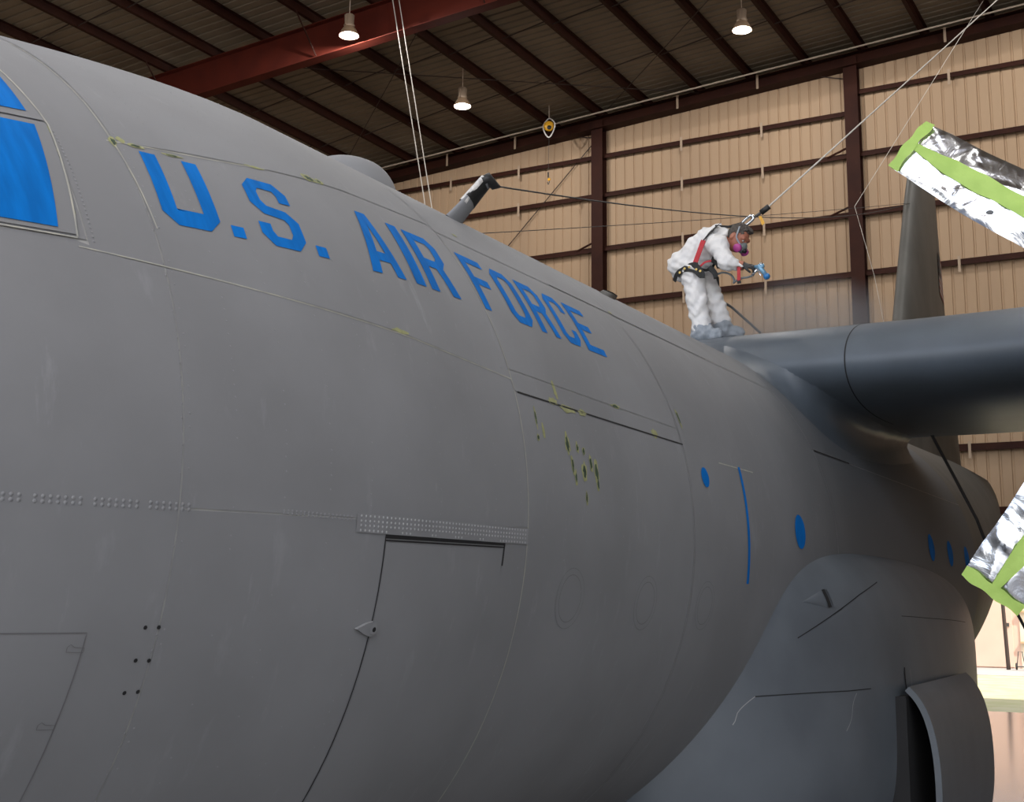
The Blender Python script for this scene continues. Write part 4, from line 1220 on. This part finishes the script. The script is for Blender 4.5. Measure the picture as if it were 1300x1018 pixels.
strap('respirator_strap', [mc + hsd * .055 + hup * .02, hc + fdir * .055 + hsd * .092 * HS, hc + hsd * .098 * HS + fdir * .03 + hup * .06, hc + hsd * .085 * HS + fdir * .0 + hup * .11], .016, 'suit_grey', hsd)
# harness
sx_ = lambda u, v, dx: J(u, v, dx)
strap('harness_strap', [sx_(881, 338, .225), sx_(885, 327, .235), sx_(889, 316, .245), sx_(893, 305, .235)], .052, 'strap_red')
strap('harness_strap', [sx_(893, 305, .235), sx_(898, 299, .225), sx_(903, 293, .17), sx_(909, 288, .06), sx_(915, 287, -.1)], .034, 'strap_black', (.6, -.4, .7))
strap('harness_strap', [sx_(902, 295, .20), sx_(906, 290, .15), sx_(911, 286, .08)], .085, 'strap_black', (.6, -.5, .6))
strap('harness_strap', [sx_(856, 357, .15), sx_(860, 347, .205), sx_(868, 341, .235), sx_(878, 336, .235), sx_(886, 336, .235)], .045, 'strap_black')
strap('harness_strap', [sx_(861, 351, .20), sx_(866, 345, .235), sx_(874, 343, .25), sx_(882, 345, .255), sx_(888, 351, .25)], .03, 'strap_black')
strap('harness_strap', [sx_(880, 335, .235), sx_(886, 340, .25), sx_(891, 347, .25), sx_(891, 353, .245)], .06, 'strap_black')
strap('harness_strap', [sx_(888, 341, .19), sx_(897, 343, .17), sx_(905, 338, .13), sx_(909, 331, .10)], .03, 'strap_black', (.5, .4, -.7))
strap('harness_strap', [sx_(889, 338, .20), sx_(895, 333, .20), sx_(903, 331, .18)], .02, 'strap_red')
strap('tool_pouch', [sx_(905, 329, .12), sx_(911, 333, .13), sx_(917, 338, .12)], .06, 'strap_black', (.7, .3, -.5), th=.05)
strap('tool_pouch', [sx_(901, 340, .14), sx_(907, 346, .15), sx_(909, 353, .15)], .05, 'strap_black', (.9, .3, 0), th=.05)
for u, v in ((863, 346), (869, 341), (875, 339), (884, 342), (889, 344)):
    q = sx_(u, v, .262)
    MB().lathe([(0, .006), (.012, .005), (.014, 0)], q, (1, 0, 0), 10).build('eyelet', 'brass', man)
# right hand in a black glove round the gun handle, left hand at the hose
def hand_mesh(wrist, direc, palm_n, grip):
    direc = direc / np.linalg.norm(direc); palm_n = palm_n - direc * (palm_n @ direc); palm_n /= np.linalg.norm(palm_n); side = np.cross(direc, palm_n)
    kn = wrist + direc * .095
    def hs(P):
        d = cone(P, wrist - direc * .03, wrist + direc * .02, .034, .034)
        for s in (-.030, -.010, .010, .030):
            d = smin(d, cone(P, wrist + direc * .02 + side * s * .7, kn + side * s, .017, .015), .018)
        for i, (s, L_) in enumerate(((-.030, .072), (-.010, .082), (.010, .078), (.030, .062))):
            a = kn + side * s; c1 = grip; b_ = a + (direc * math.cos(c1) + palm_n * math.sin(c1)) * L_ * .48
            e_ = b_ + (direc * math.cos(c1 * 2.2) + palm_n * math.sin(c1 * 2.2)) * L_ * .34
            g_ = e_ + (direc * math.cos(c1 * 3.0) + palm_n * math.sin(c1 * 3.0)) * L_ * .26
            f = np.minimum(np.minimum(cone(P, a, b_, .0125, .0115), cone(P, b_, e_, .0115, .0105)), cone(P, e_, g_, .0105, .009))
            d = smin(d, f, .006)
        t0 = wrist + direc * .03 - side * .034; t1 = t0 + direc * .035 - side * .024 + palm_n * .02; t2 = t1 + direc * .032 + palm_n * .022
        d = smin(d, np.minimum(cone(P, t0, t1, .017, .014), cone(P, t1, t2, .014, .011)), .010)
        return d
    return iso(hs, wrist - .17, wrist + .22, .007), kn
gtip = J(962, 340, .20)
(V, F), knu = hand_mesh(wrR + np.array([0, .015, 0]), gtip - wrR, np.array([-.45, .05, -.85]), .62)
mk('glove', V, F, 'glove_black', man, True)
(V, F), _k = hand_mesh(wrL, np.array([.9, .25, -.2]), np.array([0, .3, -.9]), .5)
mk('glove', V, F, 'glove_black', man, True)
ca_ = wrR
MB().lathe([(.046, -.02), (.050, 0), (.046, .03)], wrR + np.array([0, -.005, 0]), gtip - wrR, 20).build('wrist', 'skin', man, True)
strap('wrist_strap', [J(938.5, 333, .25), J(938, 342, .26), J(938, 352, .255), J(938, 357, .25)], .035, 'strap_red')
strap('wrist_strap', [J(938, 356, .252), J(938.5, 360, .25)], .04, 'strap_black')

# spray gun held in the glove
g0 = knu + np.array([0, .03, -.01])
gt = thing('spray_gun', J(966, 350, .2), 'light blue metal spray gun held in the black glove', 'spray gun')
gb, ge = J(963, 337, .2), J(972, 349, .2)
MB().tube([gb, gb + (ge - gb) * .4, ge], [.030, .026, .022], 14).build('gun_body', 'gun_blue', gt, True)
MB().tube([J(958, 339, .2), J(966, 338, .2), J(970, 337, .2)], [.018, .022, .02], 12).build('gun_top', 'gun_blue', gt, True)
MB().tube([gb + (ge - gb) * .2, J(957, 346, .2), J(955, 350, .2)], [.018, .017, .014], 12).build('handle', 'chrome', gt, True)
gdir = (ge - gb) / np.linalg.norm(ge - gb)
MB().lathe([(.020, 0), (.034, .004), (.034, .03), (.028, .04), (.012, .05), (0, .052)], ge, gdir, 20).build('air_cap', 'gun_cap', gt, True)
MB().tube(catmull([J(961, 341, .22), J(964, 347, .23), J(966, 350, .23)], 4), .006, 6).build('trigger', 'chrome', gt)
MB().lathe([(0, -.02), (.018, -.02), (.018, .02), (0, .02)], J(966, 336, .2), (0, .2, 1), 14).build('adjusting_knob', 'chrome', gt, True)
# hoses
hp = [J(955, 350, .2), J(949, 352, .21), J(942, 353, .22), J(935, 356, .22), J(931.5, 359, .2), J(932, 355, .17), J(929, 350, .16), J(924, 347, .15), J(917, 346, .14), J(911, 348, .13)]
tag(MB().tube(catmull(hp, 6), .011, 8).build('air_hose', 'hose_grey', smooth=True), 'thin grey air hose looping from the spray gun to the belt', 'hose')
hp = [J(911, 352, -.1), J(914, 378, -.3), J(930, 391, -.32), J(948, 407, -.34), J(966, 423, -.38)]
tag(MB().tube(catmull(hp, 6), .014, 8).build('air_hose', 'hose_black', smooth=True), 'black air hose trailing behind the legs onto the wing', 'hose')

# lifeline with shock pack and carabiner
a = J(908, 287, .05)
ll = thing('safety_lifeline', a, 'pale safety lifeline with carabiner stretched from the harness up to the roof', 'lifeline')
top = on_roof(1420, -139, -.2)
MB().tube([J(976, 262), top], .009, 6).build('rope', 'rope_pale', ll)
MB().tube([J(966, 270), J(976.5, 262)], .030, 10).build('grip_sleeve', 'mast_black', ll, True)
MB().tube([J(954, 278), J(966, 270)], .015, 8).build('swivel', 'metal_dark', ll)
cpts = [J(942, 283), J(948, 277), J(954, 273.5), J(956.5, 277), J(952, 282), J(946, 286), J(942, 283)]
MB().tube(catmull(cpts, 6), .016, 8).build('carabiner', 'chrome', ll, True)
MB().tube([a, J(925, 288, .02), J(943, 283)], .014, 6).build('lanyard', 'strap_black', ll)
V = [J(963, 275, .03), J(966.5, 274, .03), J(971, 283, .03), J(967.5, 286, .03)]
V = [np.array(v) for v in V]; V = V + [v + [-.006, 0, 0] for v in V]
mk('warning_tag', V, [(0, 1, 2, 3), (7, 6, 5, 4), (0, 4, 5, 1), (1, 5, 6, 2), (2, 6, 7, 3), (3, 7, 4, 0)], 'yellow_plastic', ll)

# drifting paint mist from the gun down to the wing
mm = bpy.data.materials.new('mist'); mm.use_nodes = True; t = mm.node_tree; t.nodes.clear()
mo = t.nodes.new('ShaderNodeOutputMaterial'); pv = t.nodes.new('ShaderNodeVolumePrincipled'); pv.inputs['Color'].default_value = (.72, .74, .78, 1); pv.inputs['Anisotropy'].default_value = .2
tc = t.nodes.new('ShaderNodeTexCoord'); nz = t.nodes.new('ShaderNodeTexNoise'); nz.inputs['Scale'].default_value = 2.2; nz.inputs['Detail'].default_value = 3
t.links.new(tc.outputs['Object'], nz.inputs['Vector'])
gr = t.nodes.new('ShaderNodeTexGradient'); gr.gradient_type = 'SPHERICAL'
mp = t.nodes.new('ShaderNodeMapping'); mp.inputs['Scale'].default_value = (1.6, .95, 1.5); mp.inputs['Location'].default_value = (0, 0, -.42)
t.links.new(tc.outputs['Object'], mp.inputs[0]); t.links.new(mp.outputs[0], gr.inputs[0])
m1 = t.nodes.new('ShaderNodeMath'); m1.operation = 'MULTIPLY'; t.links.new(nz.outputs[0], m1.inputs[0]); t.links.new(gr.outputs['Fac'], m1.inputs[1])
m2 = t.nodes.new('ShaderNodeMath'); m2.operation = 'MULTIPLY'; m2.inputs[1].default_value = 3.5; t.links.new(m1.outputs[0], m2.inputs[0])
t.links.new(m2.outputs[0], pv.inputs['Density']); t.links.new(pv.outputs[0], mo.inputs['Volume']); M['mist'] = mm
mcn = on_x(1015, 385, XM)
V, F = [], []
for i in range(13):
    a = math.pi * i / 12
    for k in range(24):
        bb = 2 * math.pi * k / 24
        V.append((mcn[0] + .62 * math.sin(a) * math.cos(bb), mcn[1] + 1.02 * math.sin(a) * math.sin(bb), mcn[2] + .62 * math.cos(a)))
o = mk('spray_mist', V, grid_faces(13, 24, True), 'mist'); tag(o, 'thin grey paint mist drifting over the wing before the spray gun', 'mist', kind='stuff')

# ================================================================== OUTSIDE THE BACK DOOR
t_ = thing('shed', (-54, 0, GROUND), 'sunlit pale pink shed beyond the open back doorway', 'building')
MB().box((-58, -22, GROUND), (-51.0, 22, 3.2)).build('wall', 'barn_pink', t_)
MB().box((-58.4, -22.4, 3.2), (-50.6, 22.4, 3.6)).build('roof', 'barn_trim', t_)
for y0, y1 in ((-6.9, -5.2), (-5.15, -3.5)):
    f = MB().box((-51.0, y0, GROUND + .05), (-50.95, y1, .2)).build('door', 'barn_pink', t_)
    o = MB().box((-50.95, y1 - .25, -1.2), (-50.9, y1 - .12, -1.05)).build('door_handle', 'metal_dark', t_); o.parent = f
for z in (-.6, -1.9, .15):
    MB().box((-51.0, -3.2, z), (-50.85, 4, z + .08)).build('rail', 'barn_trim', t_)
for y0 in np.arange(-3.2, 4, .55):
    MB().box((-51.0, y0, GROUND), (-50.96, y0 + .46, .2)).build('board', 'barn_cream', t_)
po = MB().lathe([(0, 0), (.085, 0), (.075, 3.6), (0, 3.6)], (-49.6, -3.55, GROUND), (0, -.03, 1), 12).build('post', 'rod_dark')
tag(po, 'dark brown round post standing before the pale shed', 'post')
ct = thing('cart', (-49.4, -3.05, GROUND), 'small dark wheeled cart beside the brown post', 'cart')
for yy in (-3.2, -2.85):
    MB().lathe([(.0, -.03), (.13, -.03), (.15, 0), (.13, .03), (0, .03)], (-49.4, yy, GROUND + .15), (0, 1, 0), 16).build('wheel', 'tyre', ct, True)
MB().tube([(-49.4, -3.2, GROUND + .15), (-49.4, -2.85, GROUND + .15)], .02, 6).build('axle', 'metal_dark', ct)
MB().tube([(-49.4, -3.18, GROUND + .15), (-49.4, -3.10, GROUND + .75), (-49.4, -2.95, GROUND + .75), (-49.4, -2.87, GROUND + .15)], .02, 6).build('frame', 'metal_dark', ct)
MB().box((-49.55, -3.2, GROUND + .12), (-49.35, -2.85, GROUND + .15)).build('toe_plate', 'metal_dark', ct)
